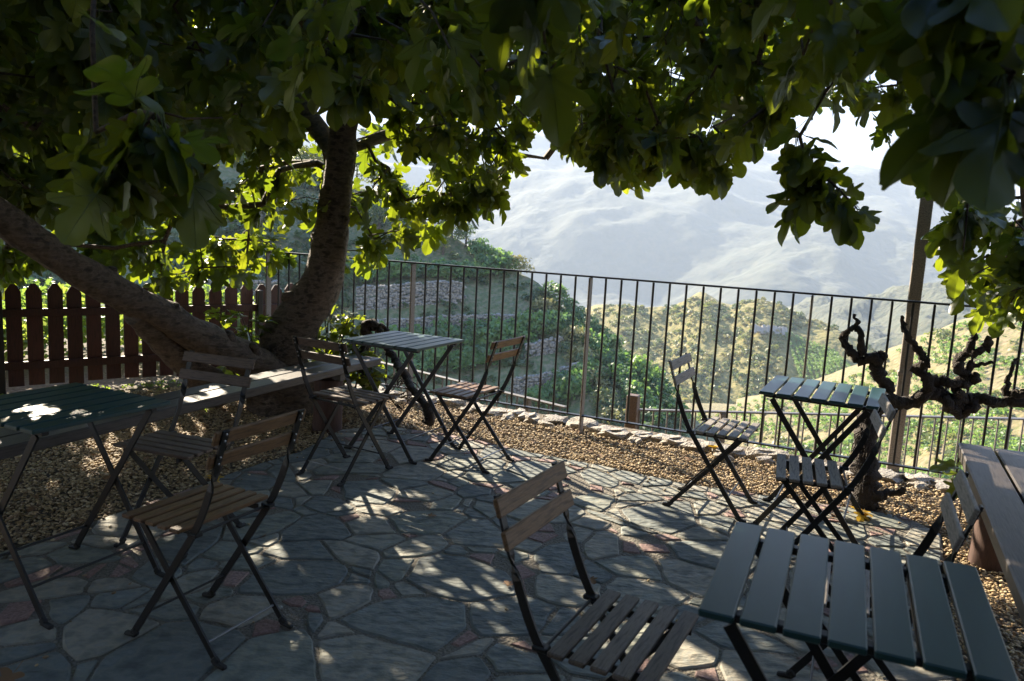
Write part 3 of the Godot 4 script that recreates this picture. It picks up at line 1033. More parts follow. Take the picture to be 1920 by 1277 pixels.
func make_railings() -> void:
	# the black railing at the terrace edge: flat posts across the rail, round-edged bars
	var yaw := atan2(-RAIL_DIR.z, RAIL_DIR.x)
	var r := thing("metal_railing", "black metal railing with thin upright bars along the terrace edge", "railing", "", RAIL0, yaw)
	var first := -1
	var last := 5
	var span := 1.45
	part(r, "top_rail", slat_box(Vector3((last - first) * span + 0.04, 0.012, 0.042), 0.003, M.rail), Vector3((last + first) * span * 0.5, 1.114, 0))
	part(r, "bottom_rail", slat_box(Vector3((last - first) * span, 0.010, 0.040), 0.003, M.rail), Vector3((last + first) * span * 0.5, 0.122, 0))
	for k in range(first, last + 1):
		part(r, "post", slat_box(Vector3(0.012, 1.30, 0.062), 0.003, M.post), Vector3(k * span, 0.456, 0))
		if k == last: break
		for j in 12:
			part(r, "bar", slat_box(Vector3(0.014, 0.978, 0.014), 0.003, M.rail), Vector3(k * span + span * (j + 1) / 13.0, 0.6175, 0))
	# a tall square post outside it, that carries the climbing growth
	var tall := thing("tall_post", "tall square taupe metal post rising behind the black railing into the leaves", "post", "", Vector3(2.55, 0, -4.98), yaw)
	part(tall, "shaft", slat_box(Vector3(0.075, 4.3, 0.075), 0.004, M.tall_post), Vector3(0, 1.05, 0))
	part(tall, "collar", slat_box(Vector3(0.086, 0.03, 0.086), 0.003, M.tall_post), Vector3(0, 0.62, 0))
	# the railing of the path below
	for seg in [[Vector3(-2.6, 0, -8.7), Vector3(0.45, 0, -5.98), "grey metal railing of the lower path, running down behind the far table"], [Vector3(0.98, 0, -6.02), Vector3(5.2, 0, -6.55), "grey metal railing of the lower path, below the tall post"]]:
		var a: Vector3 = seg[0]
		var b: Vector3 = seg[1]
		var d := (b - a).normalized()
		var l := a.distance_to(b)
		var lo := thing("lower_railing", seg[2], "railing", "", a + Vector3(0, -1.05, 0), atan2(-d.z, d.x))
		part(lo, "top_rail", slat_box(Vector3(l, 0.014, 0.045), 0.003, M.grey_rail), Vector3(l * 0.5, 1.10, 0))
		part(lo, "bottom_rail", slat_box(Vector3(l, 0.012, 0.04), 0.003, M.grey_rail), Vector3(l * 0.5, 0.14, 0))
		var n := int(l / 0.112)
		for k in n:
			if k % 13 == 6: part(lo, "post", slat_box(Vector3(0.05, 1.09, 0.05), 0.004, M.post), Vector3((k + 0.5) * l / n, 0.548, 0))
			else: part(lo, "bar", slat_box(Vector3(0.013, 0.94, 0.013), 0.003, M.grey_rail), Vector3((k + 0.5) * l / n, 0.62, 0))
	var stub := thing("wooden_post", "short square wooden post behind the railing where the lower railing turns", "post", "", Vector3(0.98, -1.05, -6.02), yaw)
	part(stub, "shaft", slat_box(Vector3(0.09, 1.22, 0.09), 0.006, M.brown[0]), Vector3(0, 0.61, 0))

func make_fence() -> void:
	var yaw := atan2(-FENCE_DIR.z, FENCE_DIR.x)
	var f := thing("picket_fence", "low dark red wooden picket fence with pointed tops", "fence", "", FENCE0, yaw)
	var n := 33
	for v in 3:
		# picket: a board with a pointed top
		var g := Geo.new()
		var w := 0.051 + v * 0.001
		var pts := PackedVector2Array([Vector2(-w, 0.035), Vector2(w, 0.035), Vector2(w, 0.755), Vector2(w * 0.30, 0.812), Vector2(-w * 0.30, 0.812), Vector2(-w, 0.755)])
		for s in [-1.0, 1.0]:
			for k in range(1, 5):
				g.tri(Vector3(pts[0].x, pts[0].y, s * 0.009), Vector3(pts[k].x, pts[k].y, s * 0.009), Vector3(pts[k + 1].x, pts[k + 1].y, s * 0.009), Vector3(0, 0, s))
		for k in 6:
			var a := pts[k]
			var b := pts[(k + 1) % 6]
			g.quad(Vector3(a.x, a.y, -0.009), Vector3(b.x, b.y, -0.009), Vector3(b.x, b.y, 0.009), Vector3(a.x, a.y, 0.009), Vector3((a.x + b.x), (a.y + b.y) - 0.85, 0))
		cache["picket%d" % v] = g.mesh(M.fence[v])
	for k in n:
		var o := part(f, "picket", cache["picket%d" % (rng.randi() % 3)], Vector3(k * 0.134, rng.randf_range(-0.012, 0.012), 0.0), Basis(Vector3.BACK, rng.randf_range(-0.008, 0.008)))
		o.rotation.y = rng.randf_range(-0.03, 0.03)
	for y in [0.2, 0.6]:
		part(f, "fence_rail", slat_box(Vector3(n * 0.134, 0.06, 0.03), 0.003, M.fence[1]), Vector3(n * 0.067, y, -0.026))
	for x in [0.3, 2.24, 4.2]:
		part(f, "fence_post", slat_box(Vector3(0.04, 0.8, 0.04), 0.003, M.rail), Vector3(x, 0.36, -0.064))

# ------------------------------------------------------------------ benches on log feet
func log_mesh(r: float, h: float, sd: int) -> ArrayMesh:
	var g := Geo.new()
	g.tube(PackedVector3Array([Vector3(0, -0.02, 0), Vector3(0, h * 0.3, 0), Vector3(0, h * 0.7, 0), Vector3(0, h, 0)]), PackedFloat32Array([r * 1.03, r, r * 0.98, r * 0.97]), 18, fnoise(sd, 0.03, 3), 0.10)
	return g.mesh(M.log[0])

func bench(called: String, label: String, end: Vector3, dir: Vector3, side: Vector3, l: float, top: float, w: float, thick: float, feet: Array) -> void:
	var yaw := atan2(dir.x, dir.z)
	var o := thing(called, label, "bench", "", Vector3(end.x, 0, end.z), yaw)
	var s: float = signf(side.dot(Basis(Vector3.UP, yaw) * Vector3.RIGHT))
	for k in 2:
		part(o, "plank", slat_box(Vector3(w, thick, l), 0.006, M.bench[k]), Vector3(s * (w * (k + 0.5) + k * 0.014), top - thick * 0.5 - k * 0.002, l * 0.5))
	for z in feet:
		part(o, "log_foot", log_mesh(0.098, top - thick - 0.05, 7), Vector3(s * (w + 0.007), 0, z))
		part(o, "bearer", slat_box(Vector3(w * 1.75, 0.05, 0.07), 0.004, M.bench[1]), Vector3(s * (w + 0.007), top - thick - 0.026, z))

func make_benches() -> void:
	var dl := Vector3(-0.397, 0, 0.918)
	bench("plank_bench", "long brown plank bench on log feet beside the fig trunk", Vector3(-0.929, 0, -5.508), dl, Vector3(-0.918, 0, -0.397), 3.5, 0.45, 0.135, 0.052, [0.42, 3.0])
	var dr := Vector3(-0.416, 0, 0.909)
	bench("plank_bench", "dark weathered plank bench with a log foot behind the green table and its tucked-in chair", Vector3(2.322, 0, -3.914), dr, Vector3(0.909, 0, 0.416), 3.2, 0.45, 0.15, 0.06, [0.46, 2.7])

# ------------------------------------------------------------------ folding chairs and tables
func yaw_of(deg: float) -> float:
	return PI / 2 - deg_to_rad(deg)

# local axes: x forward, y up, z to the sitter's right
func make_chair(label: String, group: String, at: Vector3, deg: float, wood: Array, seat: Array = []) -> void:
	if seat.is_empty(): seat = wood
	var c := thing("folding_chair", label, "chair", group, at, yaw_of(deg))
	if not cache.has("post"):
		var path := smooth([Vector3(-0.140, 0.782, 0), Vector3(-0.112, 0.70, 0), Vector3(-0.086, 0.62, 0), Vector3(-0.055, 0.535, 0), Vector3(-0.012, 0.445, 0), Vector3(0.05, 0.352, 0), Vector3(0.16, 0.19, 0), Vector3(0.282, 0.016, 0)], 4)
		var turn := PackedFloat32Array()
		for p in path: turn.append(PI / 2 * smoothstep(0.575, 0.645, p.y))
		var g := Geo.new()
		g.bar(path, 0.024, 0.007, turn)
		cache.post = g.mesh(M.iron)
		g = Geo.new()
		g.bar(PackedVector3Array([Vector3(0.262, 0.424, 0), Vector3(0.09, 0.216, 0), Vector3(-0.082, 0.014, 0)]), 0.022, 0.007, PackedFloat32Array([0, 0, 0]))
		cache.leg = g.mesh(M.iron)
		g = Geo.new()
		g.box(Vector3(0.012, 0.008, 0), Vector3(0.052, 0.016, 0.021), Basis(Vector3.BACK, -0.12), 0.005)
		g.box(Vector3(-0.006, 0.018, 0), Vector3(0.028, 0.026, 0.018), Basis(Vector3.BACK, 0.9), 0.005)
		cache.cap = g.mesh(M.rubber)
		g = Geo.new()
		g.tube(PackedVector3Array([Vector3(-0.0045, 0, 0), Vector3(0.0, 0, 0)]), PackedFloat32Array([0.0042, 0.005]), 8)
		cache.rivet = g.mesh(M.zinc)
		for e in [["rod_long", 0.326, 0.0045], ["rod_short", 0.296, 0.0045]]:
			g = Geo.new()
			g.tube(PackedVector3Array([Vector3(0, 0, -e[1] / 2), Vector3(0, 0, e[1] / 2)]), PackedFloat32Array([e[2], e[2]]), 8)
			cache[e[0]] = g.mesh(M.iron if e[0] == "rod_long" else M.zinc)
	for s in [-1.0, 1.0]:
		var post := part(c, "back_post", cache.post, Vector3(0, 0, s * 0.164))
		part(post, "foot_cap", cache.cap, Vector3(0.284, 0.0, 0))
		for y in [0.770, 0.748, 0.694, 0.672]:
			part(post, "rivet", cache.rivet, Vector3(lerpf(-0.140, -0.086, (0.782 - y) / 0.162) - 0.003, y, 0))
		var leg := part(c, "leg", cache.leg, Vector3(0, 0, s * 0.1505))
		part(leg, "foot_cap", cache.cap, Vector3(-0.084, 0.0, 0), Basis(Vector3.UP, PI))
		part(c, "seat_rail", slat_box(Vector3(0.262, 0.020, 0.006), 0.001, M.iron), Vector3(0.157, 0.4165, s * 0.138))
		part(c, "hinge", slat_box(Vector3(0.040, 0.014, 0.030), 0.003, M.iron), Vector3(0.0, 0.424, s * 0.158))
	part(c, "stretcher", cache.rod_long, Vector3(0.215, 0.108, 0))
	part(c, "stretcher", cache.rod_short, Vector3(-0.038, 0.066, 0))
	part(c, "hinge_rod", cache.rod_long, Vector3(0.004, 0.421, 0))
	part(c, "hinge_rod", cache.rod_long, Vector3(0.022, 0.410, 0))
	for k in 5:
		part(c, "seat_slat", slat_box(Vector3(0.041, 0.014, 0.392), 0.003, seat[rng.randi() % seat.size()]), Vector3(0.052 + k * 0.0545, 0.4345, 0), Basis(Vector3.BACK, -0.01))
	var lean := atan2(0.054, 0.162)
	for y in [0.758, 0.681]:
		var x := lerpf(-0.140, -0.086, (0.782 - y) / 0.162) + 0.0105
		part(c, "back_slat", slat_box(Vector3(0.013, 0.047, 0.392), 0.003, wood[rng.randi() % wood.size()]), Vector3(x, y, 0), Basis(Vector3.BACK, lean))

# local axes: slats run along x, legs cross at both slat ends
func make_table(label: String, at: Vector3, deg: float) -> void:
	var t := thing("folding_table", label, "table", "green slatted folding tables", at, yaw_of(deg))
	for k in 7:
		# slats are modelled along z, so that grain runs with them
		part(t, "slat", slat_box(Vector3(0.068, 0.016, 0.54), 0.003, M.green_paint[rng.randi() % 3]), Vector3(0, 0.692, -0.2385 + k * 0.0795), Basis(Vector3.UP, PI / 2))
	if not cache.has("tleg"):
		var g := Geo.new()
		var path := PackedVector3Array([Vector3(-0.215, 0.664, 0), Vector3(0.0, 0.352, 0), Vector3(0.236, 0.014, 0)])
		g.bar(path, 0.026, 0.008, PackedFloat32Array([0, 0, 0]))
		cache.tleg = g.mesh(M.iron)
		for e in [["trod_a", 0.444], ["trod_b", 0.462]]:
			g = Geo.new()
			g.tube(PackedVector3Array([Vector3(-e[1] / 2, 0, 0), Vector3(e[1] / 2, 0, 0)]), PackedFloat32Array([0.005, 0.005]), 8)
			cache[e[0]] = g.mesh(M.iron)
	for s in [-1.0, 1.0]:
		part(t, "cross_bar", slat_box(Vector3(0.026, 0.018, 0.50), 0.002, M.iron), Vector3(s * 0.212, 0.675, 0))
		# one leg of each pair leans one way, the other leans back and sits just inside it
		for w in [0, 1]:
			var b := Basis(Vector3.UP, -PI / 2 if w == 0 else PI / 2)
			var leg := part(t, "leg", cache.tleg, Vector3(s * (0.231 if w == 0 else 0.222), 0, 0), b)
			part(leg, "foot_cap", cache.cap, Vector3(0.238, 0.0, 0))
	part(t, "stretcher", cache.trod_b, Vector3(0, 0.12, 0.165))
	part(t, "stretcher", cache.trod_a, Vector3(0, 0.12, -0.165))
	part(t, "brace", slat_box(Vector3(0.42, 0.016, 0.03), 0.002, M.iron), Vector3(0, 0.672, 0.14))

func make_furniture() -> void:
	var g := "folding slatted chairs on the terrace"
	make_chair("brown slatted folding chair facing the dark green table on the gravel", g, Vector3(-0.89, 0, -2.462), -64.1, M.teak)
	make_chair("dark brown slatted folding chair between the long bench and the dark green table", g, Vector3(-1.369, 0, -3.37), -160.5, M.brown)
	make_chair("dark brown slatted folding chair beside the log foot of the long bench", g, Vector3(-0.963, 0, -4.2), 30.1, M.brown)
	make_chair("brown slatted folding chair by the railing, its seat dappled with sun", g, Vector3(-0.127, 0, -4.562), -61.7, M.teak)
	make_chair("weathered grey slatted folding chair standing alone by the railing, side-on", g, Vector3(1.024, 0, -4.091), 116.8, M.weathered)
	make_chair("weathered grey slatted folding chair pushed to the table by the old vine", g, Vector3(1.481, 0, -3.274), -70.9, M.weathered)
	make_chair("light brown slatted folding chair pulled out from the dark green table, on open paving", g, Vector3(0.183, 0, -1.899), 117.7, M.teak, M.worn)
	make_chair("grey slatted folding chair squeezed between the green table and the plank bench", g, Vector3(1.163, 0, -2.13), -65.9, M.weathered)
	make_table("dark green slatted folding table standing on the gravel before the long bench", Vector3(-1.654, 0, -2.784), 25.2)
	make_table("grey-green slatted folding table between two chairs near the fig trunk", Vector3(-0.669, 0, -4.811), 27.0)
	make_table("grey-green slatted folding table beside the old twisted vine", Vector3(1.578, 0, -3.845), 26.8)
	make_table("large-looking dark green slatted folding table with chairs tucked under both sides", Vector3(0.751, 0, -1.589), 23.2)

# ------------------------------------------------------------------ old twisted vine wood
func knobbly(g: Geo, px: Array, d0: float, d1: float, w0: float, w1: float, sd: int, steps := 5) -> void:
	# a gnarled stem along surveyed points; w in metres
	var pts := []
	var rad := []
	var m := px.size()
	for k in m:
		var t := float(k) / (m - 1)
		pts.append(at_px(px[k][0], px[k][1], lerpf(d0, d1, t) + sin(k * 2.4 + sd) * 0.02))
		rad.append(lerpf(w0, w1, t) * 0.5)
	var path := smooth(pts, steps)
	var r := smoothf(rad, steps)
	var f := fnoise(sd, 0.9, 2)
	for k in path.size():
		path[k] += Vector3(f.get_noise_1d(k * 0.5), f.get_noise_1d(k * 0.5 + 50), f.get_noise_1d(k * 0.5 + 99)) * 0.018
		r[k] *= 1.0 + 0.32 * f.get_noise_1d(k * 0.9 + 200)
	g.tube(path, r, 9, fnoise(sd + 1, 0.22, 3), 0.5)

func zz(a: Array) -> Array:
	# readings from an enlargement of the photograph's right side
	var o := []
	for e in a: o.append([1560.0 + e[0] / 3.19, 560.0 + e[1] / 3.19])
	return o

func make_old_vines() -> void:
	var v := thing("old_vine", "old black twisted vine with a bare trunk and gnarled arms before the railing", "vine")
	var g := Geo.new()
	knobbly(g, zz([[175, 1245], [195, 1180], [205, 1060], [195, 950], [205, 840], [225, 720], [270, 640], [345, 590]]), 4.60, 4.72, 0.15, 0.085, 1)
	knobbly(g, zz([[190, 1175], [260, 1185], [340, 1165], [425, 1140]]), 4.58, 4.62, 0.07, 0.03, 2)
	part(v, "trunk", g.mesh(M.vine_wood))
	var arms := [
		[[[335, 595], [400, 625], [480, 620], [560, 570], [640, 560], [700, 600], [780, 605], [850, 592], [950, 622], [1050, 610], [1200, 622]], 4.72, 4.95, 0.075, 0.055],
		[[[345, 590], [320, 510], [275, 440], [275, 380], [312, 335]], 4.72, 4.70, 0.075, 0.055],
		[[[285, 365], [240, 355], [180, 370], [125, 325], [85, 285], [66, 225], [105, 185], [140, 165], [158, 145], [136, 92]], 4.70, 4.66, 0.062, 0.016],
		[[[190, 335], [172, 285], [180, 235], [150, 175]], 4.68, 4.67, 0.045, 0.028],
		[[[575, 560], [570, 490], [505, 425], [560, 385], [545, 345], [490, 285], [445, 225], [435, 160], [405, 102]], 4.78, 4.74, 0.065, 0.018],
		[[[560, 480], [640, 490], [720, 505], [800, 505], [862, 490], [850, 465]], 4.78, 4.85, 0.06, 0.045],
		[[[650, 570], [700, 640], [760, 685], [830, 665], [850, 595]], 4.80, 4.88, 0.065, 0.05],
		[[[735, 540], [790, 470], [755, 400], [755, 355], [800, 325], [860, 318], [935, 285], [925, 242]], 4.84, 4.80, 0.06, 0.035],
		[[[815, 330], [828, 275], [855, 225], [832, 188]], 4.82, 4.80, 0.048, 0.012],
		[[[790, 480], [825, 430], [830, 390], [900, 392], [975, 386]], 4.84, 4.86, 0.05, 0.012],
		[[[1210, 560], [1120, 572], [1050, 565], [1050, 500], [1075, 420], [1110, 360]], 4.92, 4.95, 0.05, 0.016],
		[[[750, 560], [770, 600], [745, 640]], 4.83, 4.85, 0.06, 0.05]]
	for k in arms.size():
		var a: Array = arms[k]
		g = Geo.new()
		knobbly(g, zz(a[0]), a[1], a[2], a[3], a[4], 10 + k * 3)
		part(v, "arm", g.mesh(M.vine_wood))
	# shreds of bark on the trunk
	g = Geo.new()
	for k in 40:
		var p := at_px(1560.0 + rng.randf_range(165, 225) / 3.19, 560.0 + rng.randf_range(760, 1150) / 3.19, 4.6) + rv(0.03)
		g.tube(PackedVector3Array([p, p + Vector3(rng.randf_range(-0.05, 0.0), -0.02, 0.02), p + Vector3(rng.randf_range(-0.08, -0.02), -0.07, 0.03)]), PackedFloat32Array([0.005, 0.004, 0.001]), 4)
	part(v, "loose_bark", g.mesh(M.vine_wood))

	var u := thing("vine_stump", "upright black dead vine stump behind the far table, by the railing", "dead vine")
	g = Geo.new()
	knobbly(g, [[690, 722], [687, 700], [684, 665], [686, 640], [688, 618]], 5.95, 5.95, 0.10, 0.075, 51)
	part(u, "stem", g.mesh(M.vine_wood))
	g = Geo.new()
	knobbly(g, [[686, 628], [684, 612], [696, 606], [708, 610], [726, 617]], 5.95, 5.92, 0.09, 0.03, 55)
	knobbly(g, [[695, 610], [706, 615], [714, 622]], 5.95, 5.92, 0.07, 0.04, 57)
	part(u, "head", g.mesh(M.vine_wood))
	var w := thing("vine_root", "black dead vine stem with a root ball, leaning under the far table", "dead vine")
	g = Geo.new()
	knobbly(g, [[718, 640], [729, 659], [742, 678], [751, 692], [762, 711], [773, 730], [792, 752], [803, 771]], 5.95, 5.3, 0.05, 0.055, 61)
	part(w, "stem", g.mesh(M.vine_wood))
	g = Geo.new()
	knobbly(g, [[800, 762], [806, 776], [804, 790]], 5.32, 5.28, 0.075, 0.075, 65)
	part(w, "root_ball", g.mesh(M.vine_wood))
	g = Geo.new()
	for k in 26:
		var a := at_px(rng.randf_range(705, 775), rng.randf_range(700, 765), rng.randf_range(5.6, 5.9))
		a.y = maxf(a.y, 0.02)
		var q := [a]
		for j in 4: q.append(q[-1] + Vector3(rng.randf_range(-0.06, 0.06), rng.randf_range(-0.05, 0.045), rng.randf_range(-0.05, 0.05)))
		for j in q.size(): q[j].y = maxf(q[j].y, 0.012)
		g.tube(smooth(q, 3), smoothf([0.006, 0.005, 0.004, 0.003, 0.0015], 3), 4)
	part(w, "tangled_twigs", g.mesh(M.vine_wood))

# ------------------------------------------------------------------ fig trees
var leaf_meshes := []

# a fig leaf: five lobes round a centre, cupped and drooping, pale veins standing out below, a stalk behind
func leaf_shape(sd: int, depth: float, blade: Material, vein: Material) -> ArrayMesh:
	var r := RandomNumberGenerator.new()
	r.seed = sd
	var half := [[0.04, -0.012], [0.14, -0.07], [0.26, -0.085], [0.355, -0.04], [0.395, 0.045], [0.32, 0.125], [0.31 - 0.13 * depth, 0.215], [0.32, 0.255], [0.43, 0.335], [0.525, 0.43], [0.545, 0.515], [0.46, 0.535], [0.34, 0.49], [0.27 - 0.12 * depth, 0.43], [0.225, 0.55], [0.26, 0.66], [0.245, 0.78], [0.165, 0.90], [0.07, 0.97], [0.0, 1.0]]
	var pts := [Vector2(0, 0.02)]
	for e in half: pts.append(Vector2(e[0] * r.randf_range(0.94, 1.06), e[1] + r.randf_range(-0.012, 0.012)))
	for k in range(half.size() - 2, -1, -1): pts.append(Vector2(-half[k][0] * r.randf_range(0.92, 1.06), half[k][1] + r.randf_range(-0.015, 0.015)))
	# rounded teeth along the margin
	var fine := []
	for k in pts.size():
		var a: Vector2 = pts[k]
		var b: Vector2 = pts[(k + 1) % pts.size()]
		fine.append(a)
		if a.distance_to(b) > 0.06: fine.append(a.lerp(b, 0.5) + (a.lerp(b, 0.5) - Vector2(0, 0.28)).normalized() * r.randf_range(0.004, 0.022))
	pts = fine
	var cup := r.randf_range(0.10, 0.34)
	var droop := r.randf_range(0.10, 0.42)
	var wave := r.randf_range(0.02, 0.06)
	var ph := r.randf() * TAU
	var side := r.randf_range(-0.12, 0.12)
	var lift := func(p: Vector2) -> Vector3:
		var z: float = cup * absf(p.x) * 0.8 - droop * p.y * p.y * 0.7 + wave * sin(p.x * 9.0 + ph) * cos(p.y * 7.0 + ph * 2.0) + side * p.x
		return Vector3(p.x, z, -p.y)
	var c := Vector2(0, 0.28)
	var g := Geo.new()
	var m := pts.size()
	for ring in [0.0, 0.5, 1.0]:
		for k in m:
			var q: Vector2 = c.lerp(pts[k], ring)
			g.v.append(lift.call(q))
			g.u.append(q)
			g.n.append(Vector3.UP)
	for ring in 2:
		for k in m:
			var a := ring * m + k
			var b := ring * m + (k + 1) % m
			if ring > 0: g.i.append_array(PackedInt32Array([a, b, a + m]))
			g.i.append_array(PackedInt32Array([b, b + m, a + m]))
	for k in g.v.size():
		var q := g.u[k]
		var e := 0.01
		var dx: Vector3 = lift.call(q + Vector2(e, 0)) - lift.call(q - Vector2(e, 0))
		var dy: Vector3 = lift.call(q + Vector2(0, e)) - lift.call(q - Vector2(0, e))
		var nn := dx.cross(dy).normalized()
		g.n[k] = nn if nn.y > 0 else -nn
	var am := g.mesh(blade)
	var w := Geo.new()
	var base := Vector2(0, 0.02)
	for tip in [Vector2(0, 0.97), Vector2(0.49, 0.5), Vector2(-0.49, 0.5), Vector2(0.35, 0.06), Vector2(-0.35, 0.06)]:
		for s in 4:
			var a2: Vector2 = base.lerp(tip, s / 4.0)
			var b2: Vector2 = base.lerp(tip, (s + 1) / 4.0)
			var o: Vector2 = (tip - base).orthogonal().normalized() * 0.010 * (1.0 - s / 4.6)
			var p: Vector3 = lift.call(a2)
			var q: Vector3 = lift.call(b2)
			var across := Vector3(o.x, 0, -o.y)
			var below := Vector3.DOWN * 0.008
			w.tri(p + across, p + below, q + below, Vector3.DOWN + across * 40.0)
			w.tri(p + across, q + below, q + across * 0.8, Vector3.DOWN + across * 40.0)
			w.tri(p - across, p + below, q + below, Vector3.DOWN - across * 40.0)
			w.tri(p - across, q + below, q - across * 0.8, Vector3.DOWN - across * 40.0)
	var stalk := PackedVector3Array([Vector3(0, 0, 0), Vector3(0, 0.03, 0.18), Vector3(0, 0.10, 0.40)])
	w.tube(stalk, PackedFloat32Array([0.012, 0.011, 0.014]), 4, null, 0.0, false)
	return w.mesh(vein, am)

# the underside of the crown against the photograph: near growth, then the outer crown
const LOW_NEAR := [[-400, 330], [0, 330], [90, 300], [200, 330], [330, 380], [420, 330], [480, 180], [700, 120], [1200, 110], [1500, 120], [1640, 150], [1730, 210], [1800, 250], [1880, 240], [2300, 320]]
const LOW_FAR := [[-600, 580], [0, 520], [110, 455], [200, 500], [300, 515], [480, 520], [560, 440], [640, 500], [720, 460], [770, 410], [840, 440], [900, 405], [940, 360], [975, 300], [995, 205], [1060, 195], [1085, 275], [1180, 310], [1240, 290], [1340, 335], [1380, 285], [1440, 225], [1540, 170], [1620, 180], [1660, 240], [1705, 300], [1745, 330], [1760, 450], [1790, 560], [1920, 590], [2400, 640]]

func crown_ok(p: Vector3) -> bool:
	var s := to_px(p)
	if s.z < 0.35: return true
	if s.x < -500 or s.x > 2400: return true
	# nothing hangs in front of the main trunk
	if s.x > 555 and s.x < 690 and s.y > 170 and s.z < 5.75: return false
	var far := smoothstep(3.2, 4.6, s.z)
	var low := lerpf(curve_y(LOW_NEAR, s.x), curve_y(LOW_FAR, s.x), far)
	if far > 0.5 and s.x < 985.0: low -= 115.0 if s.x < 560.0 else 170.0
	if far > 0.5 and s.x > 1720.0: low -= 170.0
	return s.y < low

func grow(tree: Node3D, limbs: Array, tips: Array, sd: int) -> Array:
	# limbs: [points, radii]; every tip is joined to the nearest wood already there by a bent twig
	var pos := []
	var parent := []
	var load_ := []
	var fixed := []
	var bark := Geo.new()
	for L in limbs:
		var path := smooth(L[0], 6)
		var rad := smoothf(L[1], 6)
		var g := Geo.new()
		g.tube(path, rad, 20 if L[1][0] > 0.06 else 9, fnoise(sd + limbs.find(L), 0.045, 3), 0.24)
		if L.size() > 2:
			# knots where branches were cut
			for e in L[2]:
				var k: int = e[0]
				var nd: Vector3 = e[1]
				g.tube(PackedVector3Array([path[k], path[k] + nd.normalized() * (rad[k] * 0.9 + e[2] * 0.3), path[k] + nd.normalized() * (rad[k] * 0.95 + e[2])]), PackedFloat32Array([rad[k] * 0.75, e[2] * 0.95, e[2] * 0.75]), 10, fnoise(sd + k, 0.08, 2), 0.3)
		part(tree, "trunk" if L[1][0] > 0.13 else "limb", g.mesh(M.bark))
		for k in path.size():
			if path[k].y > 1.5 or L[1][0] < 0.1:
				pos.append(path[k])
				parent.append(-1)
				fixed.append(rad[k])
	var roots := pos.size()
	var bins := {}
	for k in roots:
		var key := Vector3i((pos[k] / 0.4).floor())
		if not bins.has(key): bins[key] = []
		bins[key].append(k)
	var twigs := []
	var order := []
	for t in tips:
		var best := 1e9
		for k in range(0, roots, 2): best = minf(best, pos[k].distance_squared_to(t))
		order.append([best, t])
	order.sort_custom(func(a, b): return a[0] < b[0])
	for e in order:
		var t: Vector3 = e[1]
		var best := 1e9
		var at := 0
		var home := Vector3i((t / 0.4).floor())
		var reach := 1
		while reach < 16:
			for ix in range(-reach, reach + 1):
				for iy in range(-reach, reach + 1):
					for iz in range(-reach, reach + 1):
						if reach > 1 and maxi(absi(ix), maxi(absi(iy), absi(iz))) < reach: continue
						for k in bins.get(home + Vector3i(ix, iy, iz), []):
							var dd: float = pos[k].distance_squared_to(t)
							if dd < best:
								best = dd
								at = k
			if best < pow(reach * 0.4, 2): break
			reach += 1
		var a: Vector3 = pos[at]
		var l := a.distance_to(t)
		if l < 0.03: continue
		var n := clampi(int(l / 0.16), 1, 8)
		var sag := Vector3(rng.randf_range(-0.12, 0.12), rng.randf_range(0.0, 0.16), rng.randf_range(-0.12, 0.12)) * l
		var prev := at
		var ids := [at]
		for k in n:
			var w := float(k + 1) / n
			var p := a.lerp(t, w) + sag * sin(w * PI) + rv(0.012)
			pos.append(p)
			parent.append(prev)
			prev = pos.size() - 1
			var key := Vector3i((p / 0.4).floor())
			if not bins.has(key): bins[key] = []
			bins[key].append(prev)
			ids.append(prev)
		twigs.append(ids)
	# thickness from how much each piece carries
	load_.resize(pos.size())
	load_.fill(0.0)
	for ids in twigs:
		var k: int = ids[-1]
		while k >= 0:
			load_[k] += 1.0
			k = parent[k]
	var wood := Geo.new()
	for ids in twigs:
		var path := PackedVector3Array()
		var rad := PackedFloat32Array()
		for k in ids:
			path.append(pos[k])
			rad.append(0.0036 * pow(load_[k], 0.42) if k >= roots else 0.0036 * pow(load_[ids[1]], 0.42) * 1.15)
		wood.tube(path, rad, 5, null, 0.0, false)
	part(tree, "branches", wood.mesh(M.twig)).set_meta("kind", "stuff")
	return [twigs, pos]

func leaves_on(twigs: Array, pos: Array, per_tip: float, big := 1.0) -> Array:
	var out := []
	for ids in twigs:
		var m: int = ids.size()
		var tip: Vector3 = pos[ids[-1]]
		var n := int(per_tip * rng.randf_range(0.6, 1.4) + 0.5)
		for k in n:
			# most leaves near the end of the twig, some further back along it
			var back := 0.0 if k < 2 else 0.42 * pow(rng.randf(), 1.3)
			var at := tip
			var dir: Vector3 = (tip - pos[ids[m - 2]]).normalized()
			var j := m - 1
			var left := back
			while j > 0:
				var l: float = pos[ids[j]].distance_to(pos[ids[j - 1]])
				dir = (pos[ids[j]] - pos[ids[j - 1]]).normalized()
				at = pos[ids[j]] - dir * minf(left, l)
				if left <= l: break
				left -= l
				j -= 1
			var turn := k * 2.4 + rng.randf() * 1.2
			var sidev := dir.cross(Vector3.UP if absf(dir.y) < 0.9 else Vector3.RIGHT).normalized().rotated(dir, turn)
			var hang := rng.randf_range(0.1, 1.9)
			var axis := (sidev * 0.9 + dir * (0.8 if k < 2 else 0.3) + Vector3.DOWN * hang + rv(0.3)).normalized()
			var face := (Vector3.UP * 0.35 + sun_dir * 0.5 + sidev * 0.5 + rv(0.9)).normalized()
			var zx := axis.cross(face).normalized()
			face = zx.cross(axis).normalized()
			var size := rng.randf_range(0.085, 0.175) * big
			# leaf lies along -z from its stalk; the stalk reaches back to the twig
			var b := Basis(zx, face, -axis).scaled(Vector3.ONE * size)
			out.append([Transform3D(b, at + axis * size * 0.42), size])
	return out

